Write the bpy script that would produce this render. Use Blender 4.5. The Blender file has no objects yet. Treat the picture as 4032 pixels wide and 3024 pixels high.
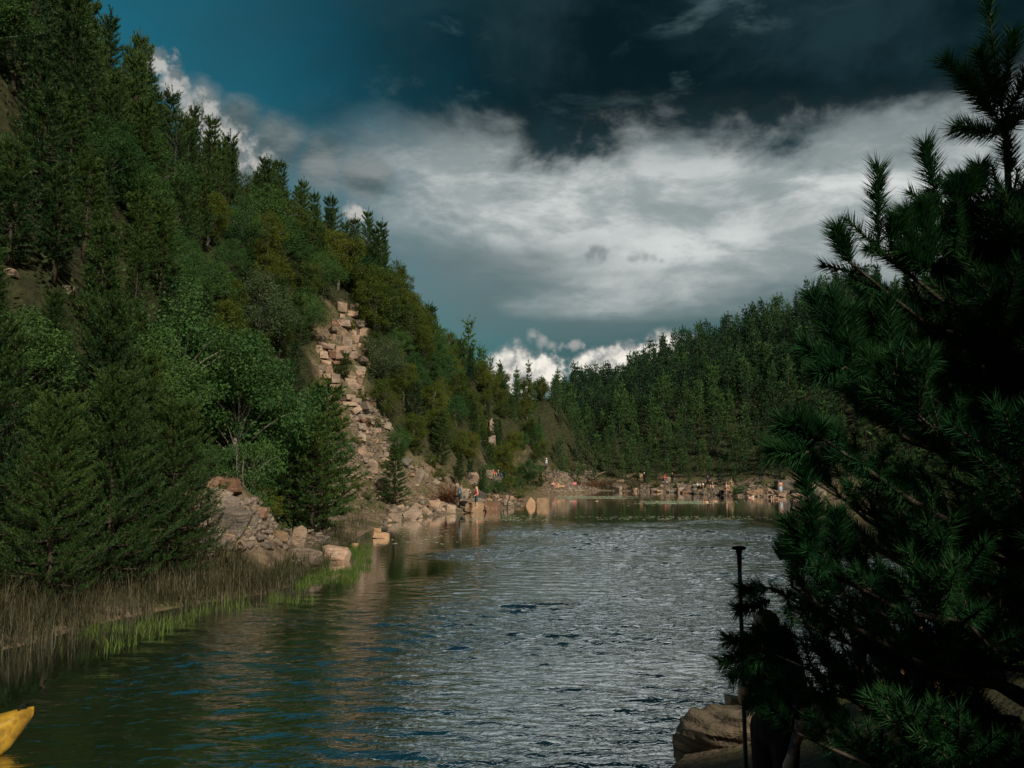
import bpy, bmesh, math, random
import numpy as np
from mathutils import Vector, Matrix

sc = bpy.context.scene
C = sc.collection
R = math.radians
rng = np.random.default_rng(11)
random.seed(11)

# ------------------------------------------------------------------ camera
FPX, CAMH = 760.0, 3.67
TH = math.atan(82 / FPX)
CT, ST = math.cos(TH), math.sin(TH)
cam_d = bpy.data.cameras.new('camera')
cam_d.sensor_width = 36
cam_d.lens = 36 * FPX / 1024
cam_d.clip_end = 5000
cam = bpy.data.objects.new('camera', cam_d)
C.objects.link(cam)
cam.location = (0, 0, CAMH)
cam.rotation_euler = (R(90) + TH, 0, 0)
sc.camera = cam

# ------------------------------------------------------------------ light
SUN_AZ, SUN_EL = 150, 42          # degrees clockwise from +Y (view direction), above horizon
sd = Vector((math.sin(R(SUN_AZ)) * math.cos(R(SUN_EL)), math.cos(R(SUN_AZ)) * math.cos(R(SUN_EL)), math.sin(R(SUN_EL))))
sun_d = bpy.data.lights.new('sun', 'SUN')
sun_d.energy = 4.8
sun_d.angle = R(1.5)
sun_d.color = (1.0, 0.88, 0.70)
sun = bpy.data.objects.new('sun', sun_d)
C.objects.link(sun)
sun.rotation_euler = (-sd).to_track_quat('-Z', 'Y').to_euler()
sun.location = sd * 200
sc.view_settings.view_transform = 'Standard'
sc.view_settings.look = 'None'
sc.view_settings.gamma = 1
sc.view_settings.exposure = 0.0
sc.view_settings.use_curve_mapping = False
sc.cycles.max_bounces = 6
sc.cycles.transparent_max_bounces = 8
sc.cycles.sample_clamp_indirect = 4


class NT:
    """small helper that writes node trees"""
    def __init__(s, tree):
        s.t = tree; s.n = tree.nodes; s.l = tree.links
    def node(s, typ, **kw):
        nd = s.n.new(typ)
        for k, v in kw.items():
            setattr(nd, k, v)
        return nd
    def put(s, sock, v):
        if isinstance(v, bpy.types.NodeSocket):
            s.l.new(v, sock)
        elif v is not None:
            sock.default_value = v
    def m(s, op, a, b=None, c=None, clamp=False):
        nd = s.node('ShaderNodeMath', operation=op, use_clamp=clamp)
        for i, v in enumerate((a, b, c)):
            s.put(nd.inputs[i], v)
        return nd.outputs[0]
    def vm(s, op, a, b=None):
        nd = s.node('ShaderNodeVectorMath', operation=op)
        s.put(nd.inputs[0], a)
        if b is not None:
            s.put(nd.inputs[1], b)
        return nd.outputs['Value'] if op in ('DISTANCE', 'LENGTH', 'DOT_PRODUCT') else nd.outputs[0]
    def ss(s, v, a, b, lo=0.0, hi=1.0):
        nd = s.node('ShaderNodeMapRange', interpolation_type='SMOOTHSTEP')
        for i, q in enumerate((v, a, b, lo, hi)):
            s.put(nd.inputs[i], q)
        return nd.outputs[0]
    def noise(s, vec, scale, detail=4, rough=0.55, dist=0.0):
        nd = s.node('ShaderNodeTexNoise')
        s.put(nd.inputs['Vector'], vec)
        nd.inputs['Scale'].default_value = scale
        nd.inputs['Detail'].default_value = detail
        nd.inputs['Roughness'].default_value = rough
        nd.inputs['Distortion'].default_value = dist
        return nd.outputs[0]
    def mix(s, f, a, b, blend='MIX'):
        nd = s.node('ShaderNodeMix', data_type='RGBA', blend_type=blend)
        s.put(nd.inputs[0], f)
        s.put(nd.inputs[6], a if isinstance(a, bpy.types.NodeSocket) else (*a, 1))
        s.put(nd.inputs[7], b if isinstance(b, bpy.types.NodeSocket) else (*b, 1))
        return nd.outputs[2]
    def scale(s, vec, k):
        return s.vm('MULTIPLY', vec, k)


def ray(px, py):
    cx, cy = (px - 512) / FPX, (384 - py) / FPX
    return np.array((cx, CT - cy * ST, ST + cy * CT))


# ------------------------------------------------------------------ sky
world = bpy.data.worlds.new('World')
sc.world = world
world.use_nodes = True
W = NT(world.node_tree)
W.n.clear()
w_out = W.node('ShaderNodeOutputWorld')
w_bg = W.node('ShaderNodeBackground')
W.l.new(w_bg.outputs[0], w_out.inputs[0])
sky = W.node('ShaderNodeTexSky', sky_type='NISHITA', sun_disc=False)
sky.sun_elevation = R(SUN_EL)
sky.sun_rotation = R(SUN_AZ)
sky.air_density = 1.3
sky.dust_density = 0.4
sky.ozone_density = 2.0
D = W.node('ShaderNodeTexCoord').outputs['Generated']
sp = W.node('ShaderNodeSeparateXYZ')
W.put(sp.inputs[0], D)
az = W.m('ARCTAN2', sp.outputs[0], sp.outputs[1])
el = W.m('ARCSINE', sp.outputs[2])
nA = W.noise(W.scale(D, (1, 1, 1.6)), 2.3, 3, 0.55)
nB = W.noise(W.vm('ADD', W.scale(D, (1, 1, 1.7)), (7.3, 1.1, 4.2)), 5.0, 6, 0.60, 0.22)
nC = W.noise(W.vm('ADD', W.scale(D, (1, 1, 2.6)), (2.3, 9.1, 1.2)), 7.0, 5, 0.62, 0.3)
nD = W.noise(W.vm('ADD', D, (5.1, 3.3, 8.2)), 26.0, 4, 0.62)
nS = W.noise(W.vm('ADD', W.scale(D, (1.0, 1.0, 4.5)), (1.1, 4.3, 2.2)), 4.0, 4, 0.5)
cen = lambda n, k: W.m('MULTIPLY', W.m('SUBTRACT', n, 0.5), k)
e = W.m('ADD', el, W.m('ADD', cen(nA, -0.08), cen(nB, 0.26)))
es = W.m('ADD', el, W.m('ADD', cen(nS, 0.16), cen(nB, 0.05)))
a = W.m('ADD', az, W.m('ADD', cen(nA, 0.35), cen(nB, 0.40)))
front = lambda lo, hi: W.m('MAXIMUM', W.ss(a, lo, hi), W.ss(a, -1.9, -2.6))     # clouds go on round behind the camera
# clear teal air; graded dark as in the photograph
clear = W.mix(1.0, sky.outputs[0], (0.125, 0.72, 0.66), 'MULTIPLY')
SKY_STRENGTH = 0.085
K = lambda r, g, b: (r / SKY_STRENGTH, g / SKY_STRENGTH, b / SKY_STRENGTH)   # cloud radiance over the sky strength
# dark storm cover overhead and to the right
cover = W.m('MULTIPLY', W.ss(e, 0.22, 0.44), front(-0.78, 0.10))
cover = W.m('MULTIPLY', cover, 0.97)
storm = W.mix(W.ss(nB, 0.42, 0.72), K(0.0024, 0.0080, 0.0105), K(0.012, 0.031, 0.037))
col = W.mix(cover, clear, storm)
# low grey stratus under the storm
band = W.m('MULTIPLY', W.ss(e, 0.46, 0.26), front(-0.70, 0.05))
strat = W.mix(W.ss(es, 0.09, 0.26), K(0.046, 0.092, 0.100), K(0.155, 0.182, 0.184))
strat = W.mix(W.m('MULTIPLY', W.ss(nS, 0.40, 0.66), 0.45), strat, K(0.085, 0.128, 0.132))
col = W.mix(W.m('MULTIPLY', band, 0.88), col, strat)
# the big bright veil
es2 = W.m('ADD', es, W.m('MULTIPLY', W.m('MINIMUM', W.m('SUBTRACT', az, 0.16), 0.0), 0.28))
veil = W.m('MULTIPLY', W.m('MULTIPLY', W.ss(es2, 0.17, 0.285), W.ss(W.m('ADD', e, W.m('MULTIPLY', az, 0.02)), 0.44, 0.355)), front(-0.29, 0.00))
veil = W.m('MULTIPLY', veil, W.ss(nB, 0.25, 0.60, 0.55, 1.0))
veilc = W.mix(W.ss(nC, 0.36, 0.66), K(0.335, 0.385, 0.385), K(0.70, 0.73, 0.715))
col = W.mix(veil, col, veilc)
# thin wisps over the clear and the dark part
wis = W.m('MULTIPLY', W.ss(nC, 0.54, 0.72), W.ss(nA, 0.44, 0.60))
col = W.mix(W.m('MULTIPLY', wis, 0.35), col, K(0.13, 0.215, 0.23))
Dw = W.vm('ADD', D, W.vm('MULTIPLY', W.vm('SUBTRACT', W.n[nD.node.name].outputs['Color'], (0.5, 0.5, 0.5)), (0.028, 0.028, 0.028)))


def blobs(lst, edge, namp, src, vec=D):
    acc = None
    wob = cen(src, namp)
    for px, py, r in lst:
        c = ray(px, py); c = c / np.linalg.norm(c)
        dd = W.m('ADD', W.vm('DISTANCE', vec, tuple(c)), wob)
        k = W.ss(dd, r / FPX, r / FPX * edge)
        acc = k if acc is None else W.m('MAXIMUM', acc, k)
    return acc


grey = blobs([(205, 95, 26), (235, 120, 32), (275, 145, 36), (320, 165, 34), (365, 178, 28), (225, 150, 44)], 0.1, 0.09, nB, Dw)
col = W.mix(W.m('MULTIPLY', grey, 0.85), col, W.mix(W.ss(nC, 0.38, 0.62), K(0.085, 0.120, 0.125), K(0.24, 0.265, 0.262)))
wsp = blobs([(534, 338, 10), (543, 343, 10), (553, 347, 10), (563, 348, 9), (572, 347, 8)], 0.0, 0.03, nD, Dw)
col = W.mix(W.m('MULTIPLY', wsp, 0.75), col, K(0.42, 0.42, 0.40))
cum = blobs([(515, 372, 34), (548, 372, 26), (492, 384, 26), (588, 374, 24), (610, 360, 24), (640, 352, 22), (628, 372, 30),
             (664, 366, 40)], 0.5, 0.045, nD, Dw)
cum2 = blobs([(158, 66, 14), (172, 86, 20), (196, 112, 26), (222, 142, 28), (250, 160, 26), (354, 216, 14)], 0.35, 0.05, nD, Dw)
up = W.m('MULTIPLY', cen(W.noise(W.vm('ADD', D, (5.1, 3.3, 8.185)), 26.0, 4, 0.62), 1.0), 1.0)
lit = W.m('ADD', W.m('MULTIPLY', W.m('SUBTRACT', up, cen(nD, 1.0)), 2.2), nD)
cumc = W.mix(W.ss(W.m('ADD', W.m('MULTIPLY', lit, 0.7), W.m('MULTIPLY', cum, 0.25)), 0.28, 0.72), K(0.30, 0.31, 0.31), K(0.92, 0.87, 0.78))
col = W.mix(W.m('MULTIPLY', cum2, 0.9), col, W.mix(W.ss(lit, 0.30, 0.64), K(0.17, 0.20, 0.205), K(0.52, 0.51, 0.48)))
col = W.mix(cum, col, cumc)
drk = blobs([(634, 258, 11), (643, 260, 11), (652, 262, 10), (660, 264, 8), (593, 252, 9), (602, 252, 9)], 0.0, 0.045, nB, Dw)
col = W.mix(W.m('MULTIPLY', drk, 0.42), col, K(0.03, 0.05, 0.056))
W.put(w_bg.inputs[0], col)
w_bg.inputs[1].default_value = SKY_STRENGTH
world.cycles.sampling_method = 'MANUAL'
world.cycles.sample_map_resolution = 256
#SKYEND

# ------------------------------------------------------------------ geometry helpers
def proj(x, y, z):
    d = y * CT + (z - CAMH) * ST
    v = -y * ST + (z - CAMH) * CT
    d = np.maximum(d, 1e-3)
    return 512 + FPX * x / d, 384 - FPX * v / d


def at(px, py, Y):
    r = ray(px, py)
    return np.array((0, 0, CAMH)) + r * (Y / r[1])


def wat(px, py):
    r = ray(px, py)
    t = -CAMH / r[2]
    return (r[0] * t, r[1] * t)


def sstep(a, b, x):
    t = np.clip((x - a) / (b - a), 0, 1)
    return t * t * (3 - 2 * t)


def vnoise(x, y, seed=0):
    xi, yi = np.floor(x).astype(np.int64), np.floor(y).astype(np.int64)
    fx, fy = x - xi, y - yi
    fx, fy = fx * fx * (3 - 2 * fx), fy * fy * (3 - 2 * fy)
    def h(i, j):
        n = (i * 374761393 + j * 668265263 + seed * 974711) & 0x7fffffff
        n = ((n ^ (n >> 13)) * 1274126177) & 0x7fffffff
        return ((n ^ (n >> 16)) & 0xffff) / 65535.0
    return (h(xi, yi) * (1 - fx) + h(xi + 1, yi) * fx) * (1 - fy) + (h(xi, yi + 1) * (1 - fx) + h(xi + 1, yi + 1) * fx) * fy


# the lake's outline, from the waterline seen in the photograph
LAKE = np.array([(-30, 2.0), (-12, 3.4), (-4, 4.1), (-0.4, 4.5), (0.3, 6.4), (1.2, 8.6), (2.2, 10.2), (3.6, 11.5), (6, 13.6),
                 (9.5, 17), (14, 25), (20, 38), (28, 56), (36, 76), wat(850, 499)] +
                [wat(*p) for p in ((800, 497.5), (770, 497), (740, 496.5), (700, 494.5), (680, 493), (655, 492), (625, 491), (600, 490.5),
                                   (585, 493), (560, 494), (547, 495.5), (551, 498.5), (540, 503), (520, 506.5), (497, 509.5), (470, 512.5),
                                   (440, 515), (417, 519), (385, 524), (365, 533), (352, 545), (340, 562), (305, 580), (275, 592),
                                   (200, 603), (110, 620), (40, 642), (-60, 662))] + [(-24, 15.5), (-45, 12)])


def lake_sd(x, y):
    x, y = np.atleast_1d(np.asarray(x, float)), np.atleast_1d(np.asarray(y, float))
    best = np.full(x.shape, 1e9)
    inside = np.zeros(x.shape, bool)
    n = len(LAKE)
    for i in range(n):
        ax, ay = LAKE[i]; bx, by = LAKE[(i + 1) % n]
        dx, dy = bx - ax, by - ay
        t = np.clip(((x - ax) * dx + (y - ay) * dy) / (dx * dx + dy * dy), 0, 1)
        best = np.minimum(best, (x - ax - t * dx) ** 2 + (y - ay - t * dy) ** 2)
        c = ((ay > y) != (by > y)) & (x < dx * (y - ay) / (dy if abs(dy) > 1e-9 else 1e-9) + ax)
        inside ^= c
    best = np.sqrt(best)
    return np.where(inside, -best, best)


def height(x, y):
    x, y = np.atleast_1d(np.asarray(x, float)), np.atleast_1d(np.asarray(y, float))
    s = lake_sd(x, y)
    rough = (vnoise(x * 0.45, y * 0.45, 1) - 0.5) * 0.9 + (vnoise(x * 1.3, y * 1.3, 2) - 0.5) * 0.35
    big = (vnoise(x * 0.13, y * 0.13, 3) - 0.5) * 3.0
    sp_ = np.maximum(s, 0)
    # steep quarried hill on the left
    hl = np.interp(sp_, (0, 1.0, 4.2, 7.0, 11, 15, 20, 27, 60, 300), (0, 0.22, 1.0, 4.0, 10.2, 16.2, 22.5, 26, 27, 24))
    hl *= np.interp(y, (0, 40, 66, 95, 115, 140, 170, 300), (1.22, 1.22, 1.05, 1.0, 0.80, 0.60, 0.45, 0.42))
    hl += (rough + big) * sstep(3, 9, sp_)
    # the long forested hill at the far end and on the right
    azd = np.degrees(np.arctan2(x, np.maximum(y, 1)))
    zr = np.interp(azd, (-10, 3.0, 7, 10, 14, 20, 24, 34, 60), (17, 17, 19.5, 24.0, 27.5, 32.5, 36, 42, 44))
    hr = np.interp(sp_, (0, 1.5, 4, 62, 90, 400), (0, 0.5, 1.2, 40, 42, 38)) / 40 * zr
    hr = np.where(sp_ < 4, np.interp(sp_, (0, 1.5, 4), (0, 0.45, 1.1)), hr + (1.1 - 1.2 / 40 * zr))
    hr += (rough * 0.7 + big * 0.7) * sstep(4, 16, sp_)
    # low bank where the camera stands
    hn = np.interp(sp_, (0, 4, 9, 40), (0, 1.75, 2.3, 9)) + (rough * 0.25) * sstep(0.3, 3, sp_)
    xc = np.interp(y, (0, 60, 80, 110, 130, 260), (-2, 4, 8, 10.5, 10, 10))
    wl = 1 - sstep(xc - 4, xc + 5, x)
    z = hl * wl + hr * (1 - wl)
    wn = (1 - sstep(7, 13, y + 0.0 * x)) * (1 - sstep(8, 22, np.abs(x)))
    z = z * (1 - wn) + hn * wn
    z = z + 2.3 * np.exp(-((x - 6.9) ** 2 + (y - 106.5) ** 2) / 9.0) * sstep(0, 3, sp_)
    z = z + 2.3 * np.exp(-((x + 9.4) ** 2 / 4.5 + (y - 26.3) ** 2 / 5.0)) * sstep(0.3, 2.5, sp_)
    bed = -0.12 - np.minimum(2.6, 0.30 * np.maximum(-s, 0)) + rough * 0.08
    z = np.where(s > 0, np.maximum(z, 0.02 + 0.12 * np.minimum(sp_, 1)), bed * sstep(0, 0.5, -s))
    return z


def hgrid(x, y):
    """height of the built terrain mesh (bilinear)"""
    x, y = np.atleast_1d(np.asarray(x, float)), np.atleast_1d(np.asarray(y, float))
    i = np.clip(np.searchsorted(gx, x) - 1, 0, len(gx) - 2); j = np.clip(np.searchsorted(gy, y) - 1, 0, len(gy) - 2)
    u, v = (x - gx[i]) / (gx[i + 1] - gx[i]), (y - gy[j]) / (gy[j + 1] - gy[j])
    return (ZG[j, i] * (1 - u) + ZG[j, i + 1] * u) * (1 - v) + (ZG[j + 1, i] * (1 - u) + ZG[j + 1, i + 1] * u) * v


def H1(x, y):
    return float(hgrid(x, y)[0])


def hit(px, py, tmax=400):
    """where the ray through a pixel of the photograph meets the terrain"""
    r = ray(px, py)
    def below(t):
        P = r[None] * t[:, None]; P[:, 2] += CAMH
        return np.nonzero(P[:, 2] <= np.maximum(hgrid(P[:, 0], P[:, 1]), 0.0))[0]
    t = np.concatenate((np.arange(4, 60, 0.8), np.arange(60, tmax, 1.6)))
    k = below(t)
    i = k[0] if len(k) else len(t) - 1
    t2 = np.linspace(t[max(i - 1, 0)], t[i], 16)
    k = below(t2)
    P = r * t2[k[0] if len(k) else -1]; P[2] += CAMH
    return P


def stand(px, py, h, tmin=8, tmax=330):
    """base of an upright thing of height h whose TOP shows at the pixel"""
    r = ray(px, py)
    t = np.arange(tmin, tmax, 0.25)
    P = r[None] * t[:, None]; P[:, 2] += CAMH
    z = height(P[:, 0], P[:, 1])
    s = lake_sd(P[:, 0], P[:, 1])
    k = np.nonzero((P[:, 2] - h <= z) & (s > 0.2))[0]
    i = k[0] if len(k) else len(t) - 1
    return np.array((P[i, 0], P[i, 1], z[i]))


def link(o, parent=None):
    C.objects.link(o)
    if parent is not None:
        o.parent = parent
    return o


def raw_mesh(name, v, tris, mats, mat_idx=None, smooth=False, attr=None):
    v = np.ascontiguousarray(v, np.float32); tris = np.ascontiguousarray(tris, np.int32)
    me = bpy.data.meshes.new(name)
    n, k = tris.shape
    me.vertices.add(len(v)); me.vertices.foreach_set('co', v.ravel())
    me.loops.add(n * k); me.loops.foreach_set('vertex_index', tris.ravel())
    me.polygons.add(n)
    me.polygons.foreach_set('loop_start', np.arange(0, n * k, k, dtype=np.int32))
    me.polygons.foreach_set('loop_total', np.full(n, k, np.int32))
    for m_ in (mats if isinstance(mats, (list, tuple)) else [mats]):
        me.materials.append(m_)
    if mat_idx is not None:
        me.polygons.foreach_set('material_index', np.ascontiguousarray(mat_idx, np.int32))
    if smooth:
        me.polygons.foreach_set('use_smooth', np.ones(n, bool))
    if attr is not None:
        at_ = me.attributes.new('tint', 'FLOAT', 'POINT')
        at_.data.foreach_set('value', np.ascontiguousarray(attr, np.float32))
    me.update(calc_edges=True)
    me.validate()
    return me


def obj(name, me, parent=None, loc=None, rot=None, scl=None):
    o = bpy.data.objects.new(name, me)
    link(o, parent)
    if loc is not None: o.location = [float(q) for q in loc]
    if rot is not None: o.rotation_euler = [float(q) for q in rot]
    if scl is not None: o.scale = [float(q) for q in (scl if hasattr(scl, '__len__') else (scl,) * 3)]
    return o


def tag(o, label, cat, group=None, kind=None):
    o['label'] = label
    if cat: o['category'] = cat
    if group: o['group'] = group
    if kind: o['kind'] = kind
    return o


def empty(name, loc, rz=0, scl=1.0):
    o = obj(name, None, None, loc, (0, 0, rz), scl)
    o.empty_display_size = 0.2
    return o


def tube(pts, rad, n=6, cap=True):
    pts = np.asarray(pts, float); rad = np.asarray(rad, float) * np.ones(len(pts))
    T = np.gradient(pts, axis=0); T /= np.linalg.norm(T, axis=1)[:, None] + 1e-9
    ref = np.array((0.31, 0.2, 0.93)) if abs(T[0, 2]) < 0.9 else np.array((1, 0.1, 0))
    A = np.cross(T, ref); A /= np.linalg.norm(A, axis=1)[:, None] + 1e-9
    B = np.cross(T, A)
    th = np.arange(n) * 2 * math.pi / n
    v = pts[:, None] + rad[:, None, None] * (np.cos(th)[None, :, None] * A[:, None] + np.sin(th)[None, :, None] * B[:, None])
    v = v.reshape(-1, 3)
    f = []
    for i in range(len(pts) - 1):
        for j in range(n):
            a_, b_ = i * n + j, i * n + (j + 1) % n
            f.append((a_, b_, b_ + n)); f.append((a_, b_ + n, a_ + n))
    if cap:
        k = len(v)
        v = np.vstack((v, pts[-1:], pts[:1]))
        e0 = (len(pts) - 1) * n
        for j in range(n):
            f.append((e0 + j, e0 + (j + 1) % n, k))
            f.append(((j + 1) % n, j, k + 1))
    return v, np.array(f)


class Acc:
    """collects triangles of one mesh"""
    def __init__(s): s.v = []; s.f = []; s.a = []; s.m = []; s.k = 0
    def add(s, v, f, a_=0.0, m=0):
        s.v.append(v); s.f.append(np.asarray(f) + s.k); s.k += len(v)
        s.a.append(np.full(len(v), a_) if np.isscalar(a_) else a_); s.m.append(np.full(len(f), m))
    def mesh(s, name, mats, smooth=False):
        return raw_mesh(name, np.vstack(s.v), np.vstack(s.f), mats, np.concatenate(s.m), smooth, np.concatenate(s.a))


# ------------------------------------------------------------------ materials
def new_mat(name):
    mt = bpy.data.materials.new(name); mt.use_nodes = True
    t = NT(mt.node_tree); t.n.clear()
    out = t.node('ShaderNodeOutputMaterial')
    return mt, t, out


def bsdf(t, out, col, rough=0.7, spec=0.3, **kw):
    b = t.node('ShaderNodeBsdfPrincipled')
    t.put(b.inputs['Base Color'], col if isinstance(col, bpy.types.NodeSocket) else (*col, 1))
    t.put(b.inputs['Roughness'], rough)
    b.inputs['Specular IOR Level'].default_value = spec
    for k, v in kw.items():
        t.put(b.inputs[k], v)
    t.l.new(b.outputs[0], out.inputs[0])
    return b


def bump(t, b, h, dist, strength=1.0):
    nd = t.node('ShaderNodeBump')
    nd.inputs['Distance'].default_value = dist
    nd.inputs['Strength'].default_value = strength
    t.put(nd.inputs['Height'], h)
    t.l.new(nd.outputs[0], b.inputs['Normal'])


def plain(name, c, rough=0.7, spec=0.3, var=0.25, scale=6.0, bmp=0.0):
    mt, t, out = new_mat(name)
    co = t.node('ShaderNodeTexCoord').outputs['Object']
    n = t.noise(co, scale, 5)
    dark = tuple(q * (1 - var) for q in c); lite = tuple(q * (1 + var) for q in c)
    b = bsdf(t, out, t.mix(t.ss(n, 0.3, 0.7), dark, lite), rough, spec)
    if bmp: bump(t, b, n, bmp)
    return mt


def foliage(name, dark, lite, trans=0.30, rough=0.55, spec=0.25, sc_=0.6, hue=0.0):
    """leaves: two natural greens mixed by growth and painted sunlit tops (tint attribute), tree and patch"""
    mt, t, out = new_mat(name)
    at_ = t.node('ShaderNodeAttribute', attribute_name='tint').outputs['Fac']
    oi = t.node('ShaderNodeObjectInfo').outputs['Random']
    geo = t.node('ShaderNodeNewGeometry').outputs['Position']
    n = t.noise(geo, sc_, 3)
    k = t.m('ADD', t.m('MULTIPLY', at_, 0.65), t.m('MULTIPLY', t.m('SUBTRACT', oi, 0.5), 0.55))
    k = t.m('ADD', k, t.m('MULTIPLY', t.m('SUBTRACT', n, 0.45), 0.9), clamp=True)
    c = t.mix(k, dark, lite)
    p = t.node('ShaderNodeBsdfPrincipled')
    t.put(p.inputs['Base Color'], c)
    p.inputs['Roughness'].default_value = rough
    p.inputs['Specular IOR Level'].default_value = spec
    tr = t.node('ShaderNodeBsdfTranslucent')
    t.put(tr.inputs[0], c)
    mx = t.node('ShaderNodeMixShader'); mx.inputs[0].default_value = trans
    t.l.new(p.outputs[0], mx.inputs[1]); t.l.new(tr.outputs[0], mx.inputs[2])
    t.l.new(mx.outputs[0], out.inputs[0])
    return mt


M = {}
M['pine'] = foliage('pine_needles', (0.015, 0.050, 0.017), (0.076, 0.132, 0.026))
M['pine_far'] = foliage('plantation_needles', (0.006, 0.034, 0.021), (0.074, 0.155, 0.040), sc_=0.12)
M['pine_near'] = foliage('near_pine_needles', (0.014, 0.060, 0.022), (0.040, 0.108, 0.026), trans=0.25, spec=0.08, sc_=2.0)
M['leaf'] = foliage('green_leaves', (0.022, 0.078, 0.026), (0.090, 0.170, 0.044), trans=0.35, spec=0.10)
M['olive'] = foliage('olive_leaves', (0.036, 0.072, 0.016), (0.135, 0.155, 0.024), trans=0.35, spec=0.10)
M['grey'] = foliage('grey_green_leaves', (0.045, 0.082, 0.038), (0.130, 0.165, 0.078), trans=0.3, spec=0.10)
M['reed'] = foliage('rush_blades', (0.026, 0.032, 0.016), (0.16, 0.135, 0.080), trans=0.2, sc_=1.5)
M['grass'] = foliage('bank_grass', (0.050, 0.090, 0.016), (0.12, 0.19, 0.03), trans=0.3, sc_=1.5)
M['under'] = foliage('undergrowth', (0.020, 0.044, 0.016), (0.080, 0.100, 0.028), trans=0.25, sc_=0.7)
M['dead'] = foliage('dead_twigs', (0.065, 0.028, 0.014), (0.16, 0.07, 0.03), trans=0.1)
M['bark'] = plain('pine_bark', (0.050, 0.040, 0.032), 0.9, 0.15, 0.4, 9, 0.02)
M['bark_pale'] = plain('pale_bark', (0.16, 0.15, 0.13), 0.85, 0.15, 0.4, 7, 0.01)
M['twig'] = plain('bleached_wood', (0.30, 0.24, 0.18), 0.85, 0.2, 0.3, 8)


def rock_mat(name, c0, c1, c2, lichen=0.5):
    mt, t, out = new_mat(name)
    co = t.node('ShaderNodeTexCoord').outputs['Object']
    gp = t.node('ShaderNodeNewGeometry').outputs['Position']
    oi = t.node('ShaderNodeObjectInfo').outputs['Random']
    v = t.vm('ADD', gp, t.vm('MULTIPLY', co, (0.2, 0.2, 0.2)))
    n1 = t.noise(v, 1.1, 5, 0.6); n2 = t.noise(v, 5.0, 6, 0.65)
    lay = t.noise(t.scale(gp, (1.5, 1.5, 16)), 1.0, 4, 0.6, 0.3)
    c = t.mix(t.ss(n1, 0.35, 0.68), c0, c1)
    c = t.mix(t.m('MULTIPLY', t.ss(t.m('ADD', n2, t.m('MULTIPLY', oi, 0.25)), 0.52, 0.78), 0.8), c, c2)
    c = t.mix(t.m('MULTIPLY', t.ss(lay, 0.50, 0.66), 0.45), c, tuple(q * 0.45 for q in c0))
    tone = t.m('ADD', 0.62, t.m('MULTIPLY', oi, 0.75))
    cc = t.node('ShaderNodeCombineXYZ')
    for i in range(3): t.put(cc.inputs[i], tone)
    c = t.mix(1.0, c, cc.outputs[0], 'MULTIPLY')
    vo = t.node('ShaderNodeTexVoronoi'); t.put(vo.inputs['Vector'], gp); vo.inputs['Scale'].default_value = 5.5
    li = t.m('MULTIPLY', t.ss(vo.outputs['Distance'], 0.30, 0.16), t.ss(n1, 0.48, 0.62))
    c = t.mix(t.m('MULTIPLY', li, lichen), c, (0.48, 0.46, 0.42))
    b = bsdf(t, out, c, 0.85, 0.25)
    bump(t, b, t.m('ADD', t.m('ADD', n2, t.m('MULTIPLY', lay, 0.8)), n1), 0.06)
    return mt


M['rock'] = rock_mat('sandstone', (0.165, 0.135, 0.110), (0.36, 0.29, 0.230), (0.27, 0.175, 0.118))
M['rock_tan'] = rock_mat('tan_sandstone', (0.29, 0.195, 0.125), (0.40, 0.275, 0.175), (0.37, 0.22, 0.125), 0.15)
M['rock_grey'] = rock_mat('grey_sandstone', (0.105, 0.095, 0.088), (0.20, 0.175, 0.15), (0.24, 0.19, 0.14), 0.5)
M['rock_rust'] = rock_mat('rusty_sandstone', (0.18, 0.095, 0.060), (0.28, 0.165, 0.105), (0.14, 0.11, 0.09), 0.8)

# ground: earth, rock debris, moss
mt, t, out = new_mat('ground'); M['ground'] = mt
gp = t.node('ShaderNodeNewGeometry').outputs['Position']
n1 = t.noise(gp, 0.35, 6, 0.6); n2 = t.noise(gp, 2.2, 6, 0.65); n3 = t.noise(gp, 9, 4, 0.6)
c = t.mix(t.ss(n2, 0.35, 0.65), (0.075, 0.055, 0.038), (0.20, 0.150, 0.105))
c = t.mix(t.ss(t.m('ADD', n1, t.m('MULTIPLY', n3, 0.25)), 0.55, 0.75), c, (0.055, 0.062, 0.020))
c = t.mix(t.m('MULTIPLY', t.ss(n3, 0.45, 0.7), 0.35), c, (0.29, 0.225, 0.165))
shade_fac = t.node('ShaderNodeAttribute', attribute_name='tint').outputs['Fac']
c = t.mix(shade_fac, c, t.mix(t.ss(n2, 0.35, 0.65), (0.020, 0.022, 0.012), (0.040, 0.044, 0.018)))  # painted shade: ground colour goes dark where the mask is set
b = bsdf(t, out, c, 0.95, 0.15)
bump(t, b, t.m('ADD', n2, t.m('MULTIPLY', n3, 0.5)), 0.12)

# ------------------------------------------------------------------ terrain and water
def graded(lo, hi, core0, core1, step, grow=1.16):
    g = list(np.arange(core0, core1 + 1e-6, step))
    q, s_ = core1, step
    while q < hi: s_ *= grow; q += s_; g.append(q)
    q, s_ = core0, step
    while q > lo: s_ *= grow; q -= s_; g.insert(0, q)
    return np.array(g)


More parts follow.
